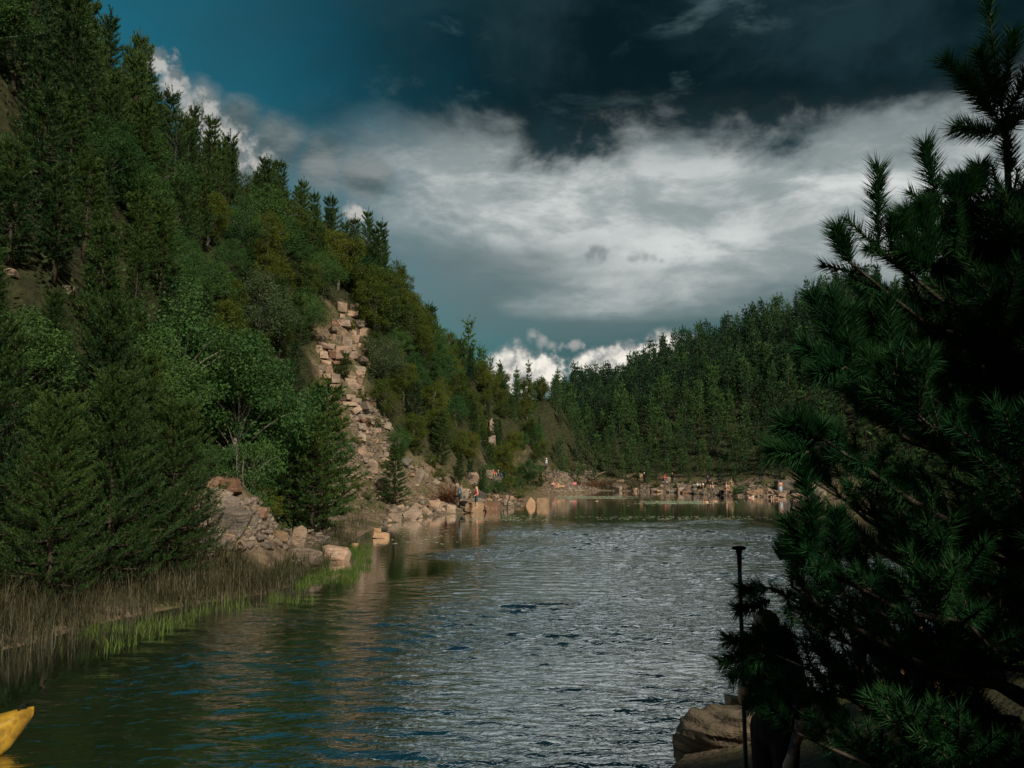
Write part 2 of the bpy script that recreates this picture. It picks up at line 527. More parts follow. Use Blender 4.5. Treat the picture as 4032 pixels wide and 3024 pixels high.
gx, gy = graded(-900, 900, -34, 66, 0.7), graded(-200, 1500, -2, 135, 0.7)
X, Y = np.meshgrid(gx, gy)
Z = height(X.ravel(), Y.ravel())
nx = len(gx)
ZG = Z.reshape(len(gy), len(gx))
ii, jj = np.meshgrid(np.arange(nx - 1), np.arange(len(gy) - 1))
q0 = (jj * nx + ii).ravel()
GS = lake_sd(X.ravel(), Y.ravel())
pxg, pyg = proj(X.ravel(), Y.ravel(), Z)
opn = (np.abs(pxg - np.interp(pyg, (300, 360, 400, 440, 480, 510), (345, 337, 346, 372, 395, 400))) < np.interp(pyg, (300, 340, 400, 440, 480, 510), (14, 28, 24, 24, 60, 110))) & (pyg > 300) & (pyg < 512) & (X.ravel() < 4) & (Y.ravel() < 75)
ground_shade = np.where(opn, 0.0, sstep(4.5, 8.5, GS + (vnoise(X.ravel() * 0.6, Y.ravel() * 0.6, 41) - 0.5) * 3)) * (1 - np.exp(-((X.ravel() - 6.9) ** 2 + (Y.ravel() - 106.5) ** 2) / 16))  # shade between the trees, painted in as darker ground
ground_shade = np.maximum(ground_shade, 0.8 * sstep(0.2, 0.8, GS) * (Y.ravel() < 24) * (X.ravel() < -5))  # corner darkening of the near left bank, also put into the colour
ground_shade = np.maximum(ground_shade, 0.85 * sstep(1.0, 2.2, GS) * (Y.ravel() < 16) * (X.ravel() > -4))
ground = obj('ground', raw_mesh('ground', np.c_[X.ravel(), Y.ravel(), Z], np.c_[q0, q0 + 1, q0 + 1 + nx, q0 + nx], M['ground'], smooth=True, attr=ground_shade))
tag(ground, 'steep quarry slopes and stony banks round the lake', None, kind='structure')

mt, t, out = new_mat('lake_water'); M['water'] = mt
gp = t.node('ShaderNodeNewGeometry').outputs['Position']
r2 = t.noise(t.vm('ADD', t.scale(gp, (3.5, 8.0, 1)), (4, 2, 0)), 1.0, 3, 0.5, 0.6)
rip = t.node('ShaderNodeAttribute', attribute_name='tint').outputs['Fac']
# dark green water body under a strongly mirroring surface
bp = t.node('ShaderNodeBump'); bp.inputs['Distance'].default_value = 0.035
t.put(bp.inputs['Height'], t.m('MULTIPLY', r2, rip))
body = t.node('ShaderNodeBsdfDiffuse'); body.inputs[0].default_value = (0.001, 0.0065, 0.0055, 1)
gl = t.node('ShaderNodeBsdfGlossy'); gl.inputs['Color'].default_value = (1.0, 1.0, 1.0, 1); gl.inputs['Roughness'].default_value = 0.02
fr = t.node('ShaderNodeFresnel'); fr.inputs['IOR'].default_value = 1.33
for nd in (gl, fr, body): t.l.new(bp.outputs[0], nd.inputs['Normal'])
mx = t.node('ShaderNodeMixShader')
t.put(mx.inputs[0], t.m('POWER', fr.outputs[0], 0.14))
t.l.new(body.outputs[0], mx.inputs[1]); t.l.new(gl.outputs[0], mx.inputs[2]); t.l.new(mx.outputs[0], out.inputs[0])
wx = graded(-70, 95, -8.0, 17, 0.135, 1.25)
wy = graded(-4, 160, 6.5, 56, 0.085, 1.25)
X, Y = np.meshgrid(wx, wy); X, Y = X.ravel(), Y.ravel(); nx = len(wx)
gw = np.random.default_rng(4)
calm = 1 - sstep(44, 55, Y + (vnoise(X * 0.12, Y * 0.12, 21) - 0.5) * 10 - 0.25 * np.abs(X - 3))
calm *= 1 - 0.93 * sstep(-1.2, -3.6, X + (vnoise(X * 0.25, Y * 0.25, 22) - 0.5) * 4 - 0.03 * (Y - 20)) * sstep(15, 24, Y)
calm *= sstep(-8.0, -6.5, X) * sstep(17.0, 14.0, X)
calm *= 0.45 + 0.75 * sstep(0.3, 0.7, vnoise(X * 0.22, Y * 0.35, 23))
Zw = np.zeros_like(X)
for i in range(46):
    lam = 0.22 * (0.85 / 0.22) ** gw.random()
    an = R(78) + gw.normal() * 0.42
    kk = 2 * math.pi / lam
    warp = (vnoise(X * 0.3 + i, Y * 0.3, 30 + i) - 0.5) * 2.5
    Zw += 0.032 / kk * np.sin(kk * (X * math.cos(an) + Y * math.sin(an)) + gw.random() * 6.28 + warp) * (0.5 + vnoise(X * 0.5, Y * 0.5, 60 + i))
Zw *= calm
ii, jj = np.meshgrid(np.arange(nx - 1), np.arange(len(wy) - 1)); q0 = (jj * nx + ii).ravel()
water = obj('water', raw_mesh('water', np.c_[X, Y, Zw], np.c_[q0, q0 + 1, q0 + 1 + nx, q0 + nx], M['water'], smooth=True, attr=np.maximum(calm, 0.05)))
tag(water, 'rippled dark green lake', None, kind='structure')
#PART2END

# ------------------------------------------------------------------ tree kinds
def unit(v):
    return v / (np.linalg.norm(v, axis=-1, keepdims=True) + 1e-9)


def needle_tris(P, Dv, L, n, nl, nw, a0=1.05, a1=0.42, g=None, tip=0.5):
    """bottle-brush shoots: P base, Dv direction, L length -> one thin triangle per needle"""
    g = g or rng
    K_ = len(P)
    tt = np.sort(g.random((K_, n)) ** 0.85, axis=1)
    az_ = g.random((K_, n)) * 2 * math.pi
    ref = unit(g.normal(size=(K_, 3)))
    A = unit(np.cross(Dv, ref)); B = np.cross(Dv, A)
    an = (a0 + (a1 - a0) * tt ** 2) * (0.8 + 0.4 * g.random((K_, n)))
    rad = np.cos(az_)[..., None] * A[:, None] + np.sin(az_)[..., None] * B[:, None]
    nd = Dv[:, None] * np.cos(an)[..., None] + rad * np.sin(an)[..., None]
    base = P[:, None] + Dv[:, None] * (L[:, None] * tt)[..., None]
    sd_ = unit(np.cross(nd, g.normal(size=nd.shape))) * nw
    ln = nl * (0.75 + 0.5 * g.random((K_, n)))[..., None]
    v = np.stack((base - sd_, base + sd_, base + nd * ln), axis=2).reshape(-1, 3)
    sh = g.random((K_, 1)) * 0.5
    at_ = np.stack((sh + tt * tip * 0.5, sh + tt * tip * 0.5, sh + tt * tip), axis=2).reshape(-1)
    f = np.arange(len(v)).reshape(-1, 3)
    return v, f, at_


def conifer(seed, h, r, whorls, bpw, spb, n, nl, nw, slen, low=0.06, power=0.75, up=0.45, gap=0.0, limb=True, lean=0.0, candle=0.0, f_in=0.28, a0=1.05):
    """young pine: leader, whorls of branches with upturned shoots"""
    g = np.random.default_rng(seed)
    wood = Acc()
    tz = np.linspace(0, 1, 7)
    wob = np.c_[np.sin(tz * 3 + seed) * 0.012 * h + lean * tz * h, np.cos(tz * 2.3 + seed) * 0.012 * h, tz * h]
    wob -= wob[0]
    wood.add(*tube(wob, np.interp(tz, (0, 1), (0.016 * h + 0.02, 0.006)), 6))
    P, Dv, L = [], [], []
    for w in range(whorls):
        tw = low + (0.985 - low) * (w + 0.35 * g.random()) / whorls
        rr = r * (1 - tw) ** power * min(1, 0.55 + (tw - low) * 3.5) + 0.04 * h * (tw > 0.85)
        zc = np.array([np.interp(tw, tz, wob[:, k]) for k in range(3)])
        for b_ in range(bpw):
            if g.random() < gap: continue
            aa = (b_ + g.random() * 0.7) / bpw * 2 * math.pi + w * 1.1
            ln = rr * (0.72 + 0.5 * g.random())
            rise = up * (0.25 + 0.9 * tw) + g.normal() * 0.10
            dr = np.array((math.cos(aa), math.sin(aa), rise))
            ks = np.linspace(0, 1, 4)
            br = zc + ks[:, None] * dr * ln + np.c_[0 * ks, 0 * ks, (ks ** 2 - ks) * 0.30 * ln + 0.10 * ln * ks ** 3]
            if limb:
                wood.add(*tube(br, np.interp(ks, (0, 1), (0.0045 * h * (1.15 - tw) + 0.006, 0.004)), 4, False))
            for s_ in range(spb):
                f0 = f_in + (1 - f_in) * (s_ + g.random()) / spb
                p = np.array([np.interp(f0, ks, br[:, k]) for k in range(3)])
                side = np.array((-math.sin(aa), math.cos(aa), 0)) * g.normal() * 0.75
                dd = np.array((math.cos(aa), math.sin(aa), 0)) * (0.65 + 0.4 * f0) + side + np.array((0, 0, 0.35 + candle + 0.7 * tw + g.random() * 0.5))
                P.append(p); Dv.append(dd); L.append(slen * (0.6 + 0.7 * g.random()) * (0.7 + 0.5 * f0))
    for k in range(3):                                    # leader
        P.append(wob[-1] * np.array((1, 1, 1 - 0.05 * k))); Dv.append(np.array((g.normal() * 0.1, g.normal() * 0.1, 1.0))); L.append(slen * 1.6)
    v, f, a_ = needle_tris(np.array(P), unit(np.array(Dv)), np.array(L), n, nl, nw, a0, g=g)
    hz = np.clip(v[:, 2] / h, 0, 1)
    a_ = a_ * 0.75 + 0.5 * hz ** 2 * (g.random() * 0.4 + 0.8)  # tops lighter: sunlit tips painted into the tint
    return wood, (v, f, a_)


def make_conifer(name, mat, **kw):
    wd, (v, f, a_) = conifer(**kw)
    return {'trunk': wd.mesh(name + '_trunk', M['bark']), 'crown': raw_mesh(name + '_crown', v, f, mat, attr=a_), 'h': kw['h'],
            'raw': (wd, v, f, a_)}


def broadleaf(seed, h, r, clumps, leaves, ls, crown0=0.25, droop=0.0, flat=1.0, stems=1):
    g = np.random.default_rng(seed)
    wood = Acc()
    cz = h * (crown0 + (1 - crown0) * 0.5); hz = h * (1 - crown0) * 0.5
    cl = []
    while len(cl) < clumps:
        p = g.normal(size=3); p = p / np.linalg.norm(p) * (g.random() ** 0.30)
        lob = 1 + 0.28 * math.sin(3 * math.atan2(p[1], p[0]) + seed) + 0.2 * math.sin(5 * p[2] + seed * 2)
        q = np.array((p[0] * r * lob, p[1] * r * lob, cz + p[2] * hz * flat))
        if p[2] < -0.35: q[:2] *= 0.8
        cl.append(q)
    cl = np.array(cl)
    for s_ in range(stems):
        off = g.normal(size=2) * 0.12 * (stems > 1)
        top = np.array((off[0] * 6, off[1] * 6, h * 0.72))
        tz = np.linspace(0, 1, 5)
        tp = np.c_[off[0] + tz * (top[0] - off[0]) + 0.04 * h * np.sin(tz * 4 + seed), off[1] + tz * (top[1] - off[1]), tz * top[2]]
        wood.add(*tube(tp, np.interp(tz, (0, 1), (0.022 * h / stems ** 0.5 + 0.02, 0.015)), 6))
    for q in cl[g.permutation(len(cl))[:min(len(cl), 26)]]:
        s0 = np.array((0, 0, min(h * 0.62, max(0.12 * h, q[2] - 0.25 * h))))
        ks = np.linspace(0, 1, 4)[:, None]
        wood.add(*tube(s0 * (1 - ks) + q * ks + np.c_[0 * ks, 0 * ks, np.sin(ks * math.pi) * 0.05 * h], np.linspace(0.008 * h, 0.006, 4), 4, False))
    cr = r * 0.30 * (0.6 + 0.8 * g.random(len(cl)))
    per = np.repeat(np.arange(len(cl)), leaves)
    pp = unit(g.normal(size=(len(per), 3))) * (g.random((len(per), 1)) ** 0.42)
    pp[:, 2] *= 0.72
    c0 = cl[per] + pp * cr[per][:, None]
    if droop:
        hang = g.random(len(per)) ** 1.6 * droop
        c0[:, 2] -= hang; c0[:, :2] *= (1 + 0.05 * hang)[:, None]
    nrm = unit(pp + g.normal(size=pp.shape) * 0.75 + np.array((0, 0, 0.45)))
    u = unit(np.cross(nrm, g.normal(size=pp.shape))); w_ = np.cross(nrm, u)
    sz = ls * (0.6 + 0.8 * g.random((len(per), 1)))
    v = np.stack((c0 - u * sz, c0 + w_ * sz * 0.55, c0 + u * sz, c0 - w_ * sz * 0.55), axis=1).reshape(-1, 3)
    f = np.arange(len(v)).reshape(-1, 4)
    a_ = np.repeat(0.25 + 0.35 * (g.random(len(cl))[per]) + 0.3 * g.random(len(per)), 4)
    return wood, (v, f, a_)


def make_broadleaf(name, mat, bark='bark_pale', **kw):
    wd, (v, f, a_) = broadleaf(**kw)
    return {'trunk': wd.mesh(name + '_trunk', M[bark]), 'crown': raw_mesh(name + '_crown', v, f, mat, attr=a_), 'h': kw['h']}


def plant(kind, name, loc, h, label, cat, group=None, rz=None, wide=1.0, sink=0.12, parts=True):
    """one tree: an empty at its foot with trunk and crown (sharing mesh data with its kind)"""
    s_ = h / kind['h']
    z0 = float(loc[2]) - sink
    rz = rng.random() * 6.28 if rz is None else rz
    e_ = empty(name, (loc[0], loc[1], z0), rz)
    e_.scale = (s_ * wide, s_ * wide, s_)
    obj('trunk', kind['trunk'], e_); obj('crown', kind['crown'], e_)
    tag(e_, label, cat, group)
    return e_


# near-left pines (shoots visible), slope pines, plantation pines
PN = [make_conifer('bank_pine', M['pine'], seed=s_, h=7.0, r=1.9 + 0.3 * i, whorls=18, bpw=9, spb=17, n=27, nl=0.095, nw=0.012, slen=0.40, low=0.02, up=0.5, candle=0.75, f_in=0.12, a0=0.95)
      for i, s_ in enumerate((3, 8))]
PS = [make_conifer('slope_pine', M['pine'], seed=s_, h=8.0, r=rr, whorls=16, bpw=6, spb=8, n=18, nl=0.21, nw=0.027, slen=0.42, low=lo, power=pw, up=up_, gap=gp_)
      for s_, rr, lo, pw, up_, gp_ in ((21, 1.7, 0.10, 0.7, 0.4, 0.05), (22, 1.5, 0.2, 0.6, 0.5, 0.15), (23, 2.0, 0.06, 0.8, 0.35, 0.05))]
PG = make_conifer('ragged_pine', M['pine'], seed=31, h=8.0, r=1.9, whorls=10, bpw=5, spb=5, n=15, nl=0.20, nw=0.020, slen=0.42, low=0.22, power=0.45, up=0.45, gap=0.35)
PF = [make_conifer('plantation_pine', M['pine_far'], seed=s_, h=8.0, r=rr, whorls=12, bpw=5, spb=3, n=9, nl=0.42, nw=0.085, slen=0.55, low=0.03, power=pw, up=up_, gap=gp_)
      for s_, rr, pw, up_, gp_ in ((41, 1.85, 0.95, 0.4, 0.05), (42, 1.6, 0.85, 0.5, 0.12), (43, 2.1, 1.0, 0.3, 0.05), (44, 1.7, 0.75, 0.35, 0.2))]
BG = [make_broadleaf('green_tree', M['leaf'], seed=s_, h=7.0, r=2.6, clumps=110, leaves=150, ls=0.068, crown0=0.16) for s_ in (51, 52)]
BO = [make_broadleaf('olive_tree', M['olive'], seed=s_, h=7.0, r=2.2, clumps=100, leaves=140, ls=0.070, crown0=0.18) for s_ in (61, 62)]
BR = [make_broadleaf('grey_tree', M['grey'], seed=71, h=7.0, r=2.6, clumps=100, leaves=150, ls=0.072, crown0=0.25, droop=1.1)]
BB = [make_broadleaf('bush', M['leaf'], seed=81, h=3.0, r=1.2, clumps=60, leaves=130, ls=0.042, crown0=0.05, stems=3),
      make_broadleaf('bush_olive', M['olive'], seed=82, h=3.0, r=1.2, clumps=60, leaves=130, ls=0.042, crown0=0.05, stems=3)]

# ------------------------------------------------------------------ trees with a look of their own (left bank and slope)
TREES = []                                   # footprints already taken: x, y, radius


def take(p, r):
    TREES.append((p[0], p[1], r))


def hero(kind, name, top, base, label, cat, wide=1.0, Y=None, rz=None):
    """top and base pixel of the photograph; the base stands on the terrain"""
    p = hit(*base) if Y is None else at(base[0], base[1], Y)
    p[2] = H1(p[0], p[1])
    q = at(top[0], top[1], p[1])
    h = max(1.0, q[2] - p[2])
    take(p, h * 0.2)
    return plant(kind, name, p, h, label, cat, wide=wide, rz=rz)


def hero2(kind, name, top, h, label, cat, wide=1.0, rz=None, tmin=8):
    """top pixel of the photograph and a natural height"""
    p = stand(top[0], top[1], h, tmin)
    take(p, h * 0.2)
    return plant(kind, name, p, h, label, cat, wide=wide, rz=rz)


hero(PN[0], 'young_pine', (30, 395), (50, 585), 'dark young pine on the grassy bank at the far left, tall pale leader', 'pine tree', 1.15, Y=19)
hero(PN[1], 'young_pine', (100, 300), (92, 560), 'tallest dark young pine near the left edge of the bank', 'pine tree', 1.0, Y=23)
hero(PN[1], 'young_pine', (178, 400), (165, 580), 'bushy bright-tipped young pine beside the lichened boulders on the near left bank', 'pine tree', 1.3, Y=22.5)
hero(PN[0], 'young_pine', (-15, 320), (-20, 590), 'dark young pine cut off by the left edge of the picture', 'pine tree', 1.1, Y=18.8)
hero(PN[0], 'young_pine', (118, 372), (110, 590), 'middle one of the dark young pines behind the left rushes', 'pine tree', 1.2, Y=20.8)
hero(PN[1], 'young_pine', (52, 290), (40, 560), 'dark young pine standing behind the far-left bank pines', 'pine tree', 1.0, Y=24.5)
hero(PN[0], 'young_pine', (148, 352), (140, 560), 'dark young pine in front of the large bright green broadleaf tree', 'pine tree', 1.0, Y=24)
hero(BG[0], 'broadleaf_tree', (165, 285), (175, 520), 'large bright green broadleaf tree above the near left pines', 'tree', 1.05, Y=31)
hero(BG[1], 'broadleaf_tree', (236, 325), (236, 500), 'bright green broadleaf tree leaning over the lichened boulders', 'tree', 1.0, Y=34)
hero(BG[0], 'broadleaf_tree', (130, 322), (140, 500), 'shaded green broadleaf tree behind the middle bank pines', 'tree', 1.1, Y=32)
hero(BG[1], 'broadleaf_tree', (275, 372), (276, 500), 'green broadleaf tree between the willow crown and the quarry face', 'tree', 0.9, Y=37)
hero(BB[0], 'birch_sapling', (248, 428), (250, 508), 'slim pale green sapling in front of the boulders', 'sapling', 0.8, Y=28.5)
hero(PS[2], 'pine_tree', (311, 412), (312, 508), 'bushy dark pine at the foot of the quarry face', 'pine tree', 1.35, Y=36)
hero(PS[0], 'pine_tree', (325, 385), (325, 490), 'dark pine growing in front of the lower quarry face', 'pine tree', 1.3, Y=39)
hero(PS[0], 'pine_tree', (288, 405), (290, 500), 'dark pine left of the quarry face beside the sapling', 'pine tree', 1.3, Y=36)
hero2(PS[1], 'pine_tree', (345, 352), 2.6, 'small pine rooted on a ledge of the quarry face', 'pine tree', 1.3)
hero(PS[2], 'young_pine', (392, 446), (394, 505), 'young dark pine standing alone on the scree', 'pine tree', 1.25)
hero(PS[0], 'pine_tree', (480, 478), (480, 498), 'small dark pine between the two standing bathers', 'pine tree', 1.7)
hero2(BR[0], 'willow_tree', (262, 272), 6.0, 'grey-green rounded willow crown on the left slope', 'tree', 1.1)
hero2(PG, 'ragged_pine', (460, 286), 9.5, 'ragged tall pine leaning out against the sky on the left skyline', 'pine tree', 0.9)
hero2(PG, 'ragged_pine', (437, 278), 8.0, 'spiky pine just left of the ragged skyline pine', 'pine tree', 0.75)
hero2(PS[1], 'pine_tree', (383, 200), 9.0, 'pointed dark pine rising highest on the middle of the left skyline', 'pine tree', 0.9)
hero2(BR[0], 'willow_tree', (385, 335), 5.0, 'weeping grey-green birch hanging beside the quarry face', 'tree', 0.95)
hero2(BO[0], 'broadleaf_tree', (398, 262), 7.0, 'tall yellow-olive birch below the left skyline', 'tree', 0.75)
hero2(BO[1], 'broadleaf_tree', (412, 300), 6.5, 'yellow-olive birch right of the weeping birch', 'tree', 0.8)
hero2(BO[0], 'broadleaf_tree', (285, 190), 6.5, 'olive broadleaf with golden top high on the left slope', 'tree', 1.0)
hero2(BO[1], 'broadleaf_tree', (340, 228), 6.5, 'wide olive broadleaf above the quarry face', 'tree', 1.1)
hero2(BO[1], 'bushy_tree', (505, 440), 4.5, 'yellow-green bushy tree behind the two seated people', 'tree', 1.2)
hero2(BG[0], 'bushy_tree', (528, 456), 4.0, 'green bushy tree left of the sandy mound', 'tree', 1.3)

# rows of bare rock that stay open (quarry face and scree), as px spans per py
OPEN = ((311, 337, 356), (325, 332, 359), (341, 316, 361), (355, 313, 364), (369, 309, 361), (383, 325, 358), (397, 330, 363), (410, 345, 375),
        (424, 350, 388), (438, 352, 390), (452, 350, 392), (465, 346, 405), (479, 342, 447), (493, 330, 470), (507, 300, 480))


def blocks_rock(x, y, z, h, r):
    """would a tree here hide the open rock?"""
    pb, yb = proj(x, y, z); pt, yt = proj(x, y, z + h)
    wpx = FPX * r / max(y, 1)
    for py, a_, b_ in OPEN:
        if yt - 2 < py < yb and pb + wpx * 0.8 > a_ and pb - wpx * 0.8 < b_:
            return True
    return False


TREES.append((-9.3, 26.2, 2.6))                # the boulder pile stays clear
# fill the left slope
LEFT = [('pine', 'pine_tree', 'dark pine among the dense trees of the left slope', 'pine tree', 'pines of the left slope'),
        ('leaf', 'broadleaf_tree', 'green broadleaf tree among the pines of the left slope', 'tree', 'green broadleaf trees of the left slope'),
        ('olive', 'broadleaf_tree', 'olive-yellow broadleaf tree among the pines of the left slope', 'tree', 'olive broadleaf trees of the left slope')]
n_left = [0, 0, 0]
EXTRA = []
g = np.random.default_rng(5)
cand = np.c_[g.uniform(-56, 12, 19000), g.uniform(14, 205, 19000)]
cs = lake_sd(cand[:, 0], cand[:, 1])
cz_ = height(cand[:, 0], cand[:, 1])
for (x, y), s_, z in zip(cand, cs, cz_):
    if s_ < 3.0 or s_ > 30: continue
    if x > np.interp(y, (0, 90, 120, 210), (0, 3, 5, 9)): continue
    px, py = proj(x, y, z)
    if px < -40 or py > 575: continue
    if y < 24 and s_ < 6: continue
    dens = 1.45 + 0.006 * y
    if any((x - q[0]) ** 2 + (y - q[1]) ** 2 < (dens * 0.6 + q[2] * 0.5) ** 2 for q in TREES): continue
    u = g.random()
    low = s_ < 14
    if 185 < px < 440 and 180 < py < 460:
        k = 0 if u < 0.38 else (1 if u < 0.62 else 2)
    elif px >= 440:
        k = 0 if u < 0.45 else (1 if u < 0.65 else 2)
    else:
        k = 0 if u < 0.66 else (1 if u < 0.97 else 2)
    if s_ > 18: k = 0 if u < 0.85 else k
    if px < 190 and py < 300: k = 0 if u < 0.86 else 1
    h = g.uniform(4.2, 6.5) if k else g.uniform(4.8, 8.0)
    if low: h *= 0.72
    if s_ < 6: h *= 0.5
    if px > 470: h *= 0.8
    wide_ = g.uniform(0.85, 1.2)
    if s_ > 16 and k == 0: h *= g.uniform(0.95, 1.25); wide_ = g.uniform(0.6, 0.9)
    if blocks_rock(x, y, z, h, 0.2 * h): continue
    TREES.append((x, y, dens * 0.7))
    kk = ((PG if s_ > 16 and g.random() < 0.22 else PS[g.integers(3)]), BG[g.integers(2)], BO[g.integers(2)])[k]
    if k == 0 and y > 112:
        EXTRA.append((x, y, z, h, px, py)); continue
    q = LEFT[k]
    n_left[k] += 1
    plant(kk, q[1], (x, y, z), h, q[2], q[3], q[4], wide=wide_)

# ------------------------------------------------------------------ plantation on the far and right hill
g = np.random.default_rng(9)
cand = np.c_[g.uniform(-12, 130, 26000), g.uniform(60, 270, 26000)]
cs = lake_sd(cand[:, 0], cand[:, 1]); cz_ = height(cand[:, 0], cand[:, 1])
grid = {}
far = []
for (x, y), s_, z in zip(cand, cs, cz_):
    if s_ < 3.5 or s_ > 92 or (x - 6.9) ** 2 + (y - 106.5) ** 2 < 20: continue
    if x < np.interp(y, (0, 90, 120, 210), (0, 5, 7, 11)): continue
    px, py = proj(x, y, z)
    if px < 480 or px > 1000: continue
    if px > 880 and s_ > 45: continue
    d0 = 2.35 if s_ < 30 else 1.8
    ci, cj = int(x // 3), int(y // 3)
    if any((x - a_) ** 2 + (y - b_) ** 2 < d0 * d0 for i in (-1, 0, 1) for j in (-1, 0, 1) for a_, b_ in grid.get((ci + i, cj + j), ())): continue
    grid.setdefault((ci, cj), []).append((x, y))
    h = np.interp(s_, (3.5, 8, 22, 45, 62), (2.8, 4.6, 6.4, 7.2, 7.2)) * g.uniform(0.6, 1.25)
    far.append((x, y, z, h, px, py))
far.sort(key=lambda q: q[1] - q[3] * 3)
near_n = 130
for x, y, z, h, px, py in far[:near_n]:
    k = PF[g.integers(4)]
    s_ = h / k['h']
    e_ = plant(k, 'plantation_pine', (x, y, z), h, 'one of the young pines in the plantation above the far shore', 'pine tree', 'plantation pines above the far shore', wide=g.uniform(0.72, 1.0))
acc_v, acc_f, acc_a, acc_m, kk = [], [], [], [], 0
for x, y, z, h, px, py in far[near_n:] + EXTRA:
    kd = PF[g.integers(4)]
    wd, v, f, a_ = kd['raw']
    s_ = h / kd['h']; an = g.random() * 6.28; wdt = g.uniform(0.7, 1.05)
    rm = np.array(((math.cos(an) * wdt, -math.sin(an) * wdt, 0), (math.sin(an) * wdt, math.cos(an) * wdt, 0), (0, 0, 1.0))) * s_
    keep = g.random(len(f)) < (0.68 if y < 150 else 0.5)
    vv = v.reshape(-1, 3, 3)[keep].reshape(-1, 3) @ rm.T + np.array((x, y, z - 0.15))
    acc_v.append(vv); acc_f.append(np.arange(len(vv)).reshape(-1, 3) + kk); kk += len(vv)
    acc_a.append(np.clip(a_.reshape(-1, 3)[keep].ravel() + g.normal() * 0.38 - (0.55 if lake_sd(x, y)[0] > 34 else 0), 0, 1.2)); acc_m.append(np.zeros(len(vv) // 3))
    tv, tf = tube(np.array(((0, 0, 0), (0, 0, 0.5), (0, 0, 0.96))) * h, np.array((0.016, 0.01, 0.002)) * h + 0.01, 4, False)
    acc_v.append(tv + np.array((x, y, z - 0.15))); acc_f.append(tf + kk); kk += len(tv)
    acc_a.append(np.zeros(len(tv))); acc_m.append(np.ones(len(tf)))
fo = obj('far_forest', raw_mesh('far_forest', np.vstack(acc_v), np.vstack(acc_f), [M['pine_far'], M['bark']], np.concatenate(acc_m), attr=np.concatenate(acc_a)))
tag(fo, 'dense dark conifer forest covering the upper far hillside', 'forest', kind='stuff')
#PART3END

# ------------------------------------------------------------------ rocks
def hull_mesh(name, pts, mat, bev=0.0):
    bm = bmesh.new()
    for p in pts: bm.verts.new(p)
    r_ = bmesh.ops.convex_hull(bm, input=bm.verts)
    bmesh.ops.delete(bm, geom=list({q for q in r_['geom_interior'] + r_['geom_unused'] if isinstance(q, bmesh.types.BMVert)}), context='VERTS')
    if bev:
        bmesh.ops.bevel(bm, geom=list(bm.edges), offset=bev, segments=1, affect='EDGES', clamp_overlap=True)
    bmesh.ops.recalc_face_normals(bm, faces=bm.faces)
    me = bpy.data.meshes.new(name); bm.to_mesh(me); bm.free()
    me.materials.append(mat)
    return me


def slab_pts(g, n=11, flat=0.35):
    """angular quarry fragment filling the unit box"""
    p = g.uniform(-0.5, 0.5, (n, 3))
    ax = np.argmax(np.abs(p), axis=1)
    for i, k in enumerate(ax):
        p[i, k] = math.copysign(0.5, p[i, k])
    box = np.array([(sx_, sy_, sz_) for sx_ in (-1, 1) for sy_ in (-1, 1) for sz_ in (-1, 1)]) * 0.5
    box *= g.uniform(0.55, 1.0, box.shape)
    p = np.vstack((p, box))
    p = (p - p.min(0)) / (p.max(0) - p.min(0)) - 0.5
    return p


gr = np.random.default_rng(77)
ROCK = {}
for mk in ('rock', 'rock_tan', 'rock_grey', 'rock_rust'):
    ROCK[mk] = [hull_mesh('%s_slab' % mk, slab_pts(gr, 4), M[mk], 0.018) for _ in range(7)]


def rock_at(name, box, mat, label, group=None, rot=None, deep=0.8, var=None, zoff=0.0, cat='rock', Y=None):
    """a stone whose picture box is (x0, y0, x1, y1); it stands where its lower edge meets the ground"""
    x0, y0, x1, y1 = box
    p = hit((x0 + x1) / 2, y1 - 0.12 * (y1 - y0)) if Y is None else at((x0 + x1) / 2, y1, Y)
    k = p[1] / FPX
    w_, h_ = (x1 - x0) * k, (y1 - y0) * k
    rot = rot if rot is not None else (gr.normal() * 0.12, gr.normal() * 0.12, gr.uniform(-0.5, 0.5))
    o = obj(name, ROCK[mat][gr.integers(7) if var is None else var], None, (p[0], p[1] + w_ * deep * 0.35, p[2] + h_ * 0.42 + zoff), rot, (w_, max(w_ * deep, h_ * 0.6), h_ * 1.15))
    return tag(o, label, cat, group)


rock_at('boulder', (206, 478, 222, 492), 'rock_rust', 'rust-brown boulder at the left end of the lichened pile')
rock_at('boulder', (219, 480, 237, 495), 'rock_rust', 'rusty boulder with white lichen right of its pile')
rock_at('boulder', (213, 474, 229, 483), 'rock_rust', 'flat lichened stone on top of the rusty pile')
rock_at('boulder', (208, 490, 230, 500), 'rock_grey', 'grey stone wedged under the rusty lichened pile')
rock_at('boulder', (214, 497, 239, 512), 'rock_grey', 'dark leaning slab between the rusty pile and the large grey slab')
rock_at('boulder', (210, 511, 245, 537), 'rock_grey', 'largest smooth grey slab on the near left bank', deep=0.9)
rock_at('boulder', (209, 538, 228, 549), 'rock', 'pale block below the largest grey slab')
rock_at('boulder', (222, 535, 234, 545), 'rock', 'small pale block leaning on the largest grey slab')
rock_at('boulder', (229, 541, 243, 550), 'rock', 'cracked pale block at the edge of the rushes')
rock_at('boulder', (191, 549, 213, 559), 'rock_grey', 'low grey layered stone half hidden by the bright-tipped pine')
rock_at('boulder', (244, 517, 256, 535), 'rock_grey', 'upright grey slab right of the largest grey slab')
rock_at('boulder', (252, 508, 267, 520), 'rock_rust', 'rust-red boulder behind the plank-like slab')
rock_at('boulder', (266, 507, 283, 517), 'rock_rust', 'dark red layered boulder behind the plank-like slab')
rock_at('boulder', (257, 514, 287, 521), 'rock', 'long thin plank-like slab propped over a gap', rot=(0, -0.22, 0.1), deep=0.4, zoff=0.25)
rock_at('boulder', (285, 515, 304, 523), 'rock_rust', 'flat orange-edged slab right of the plank-like slab')
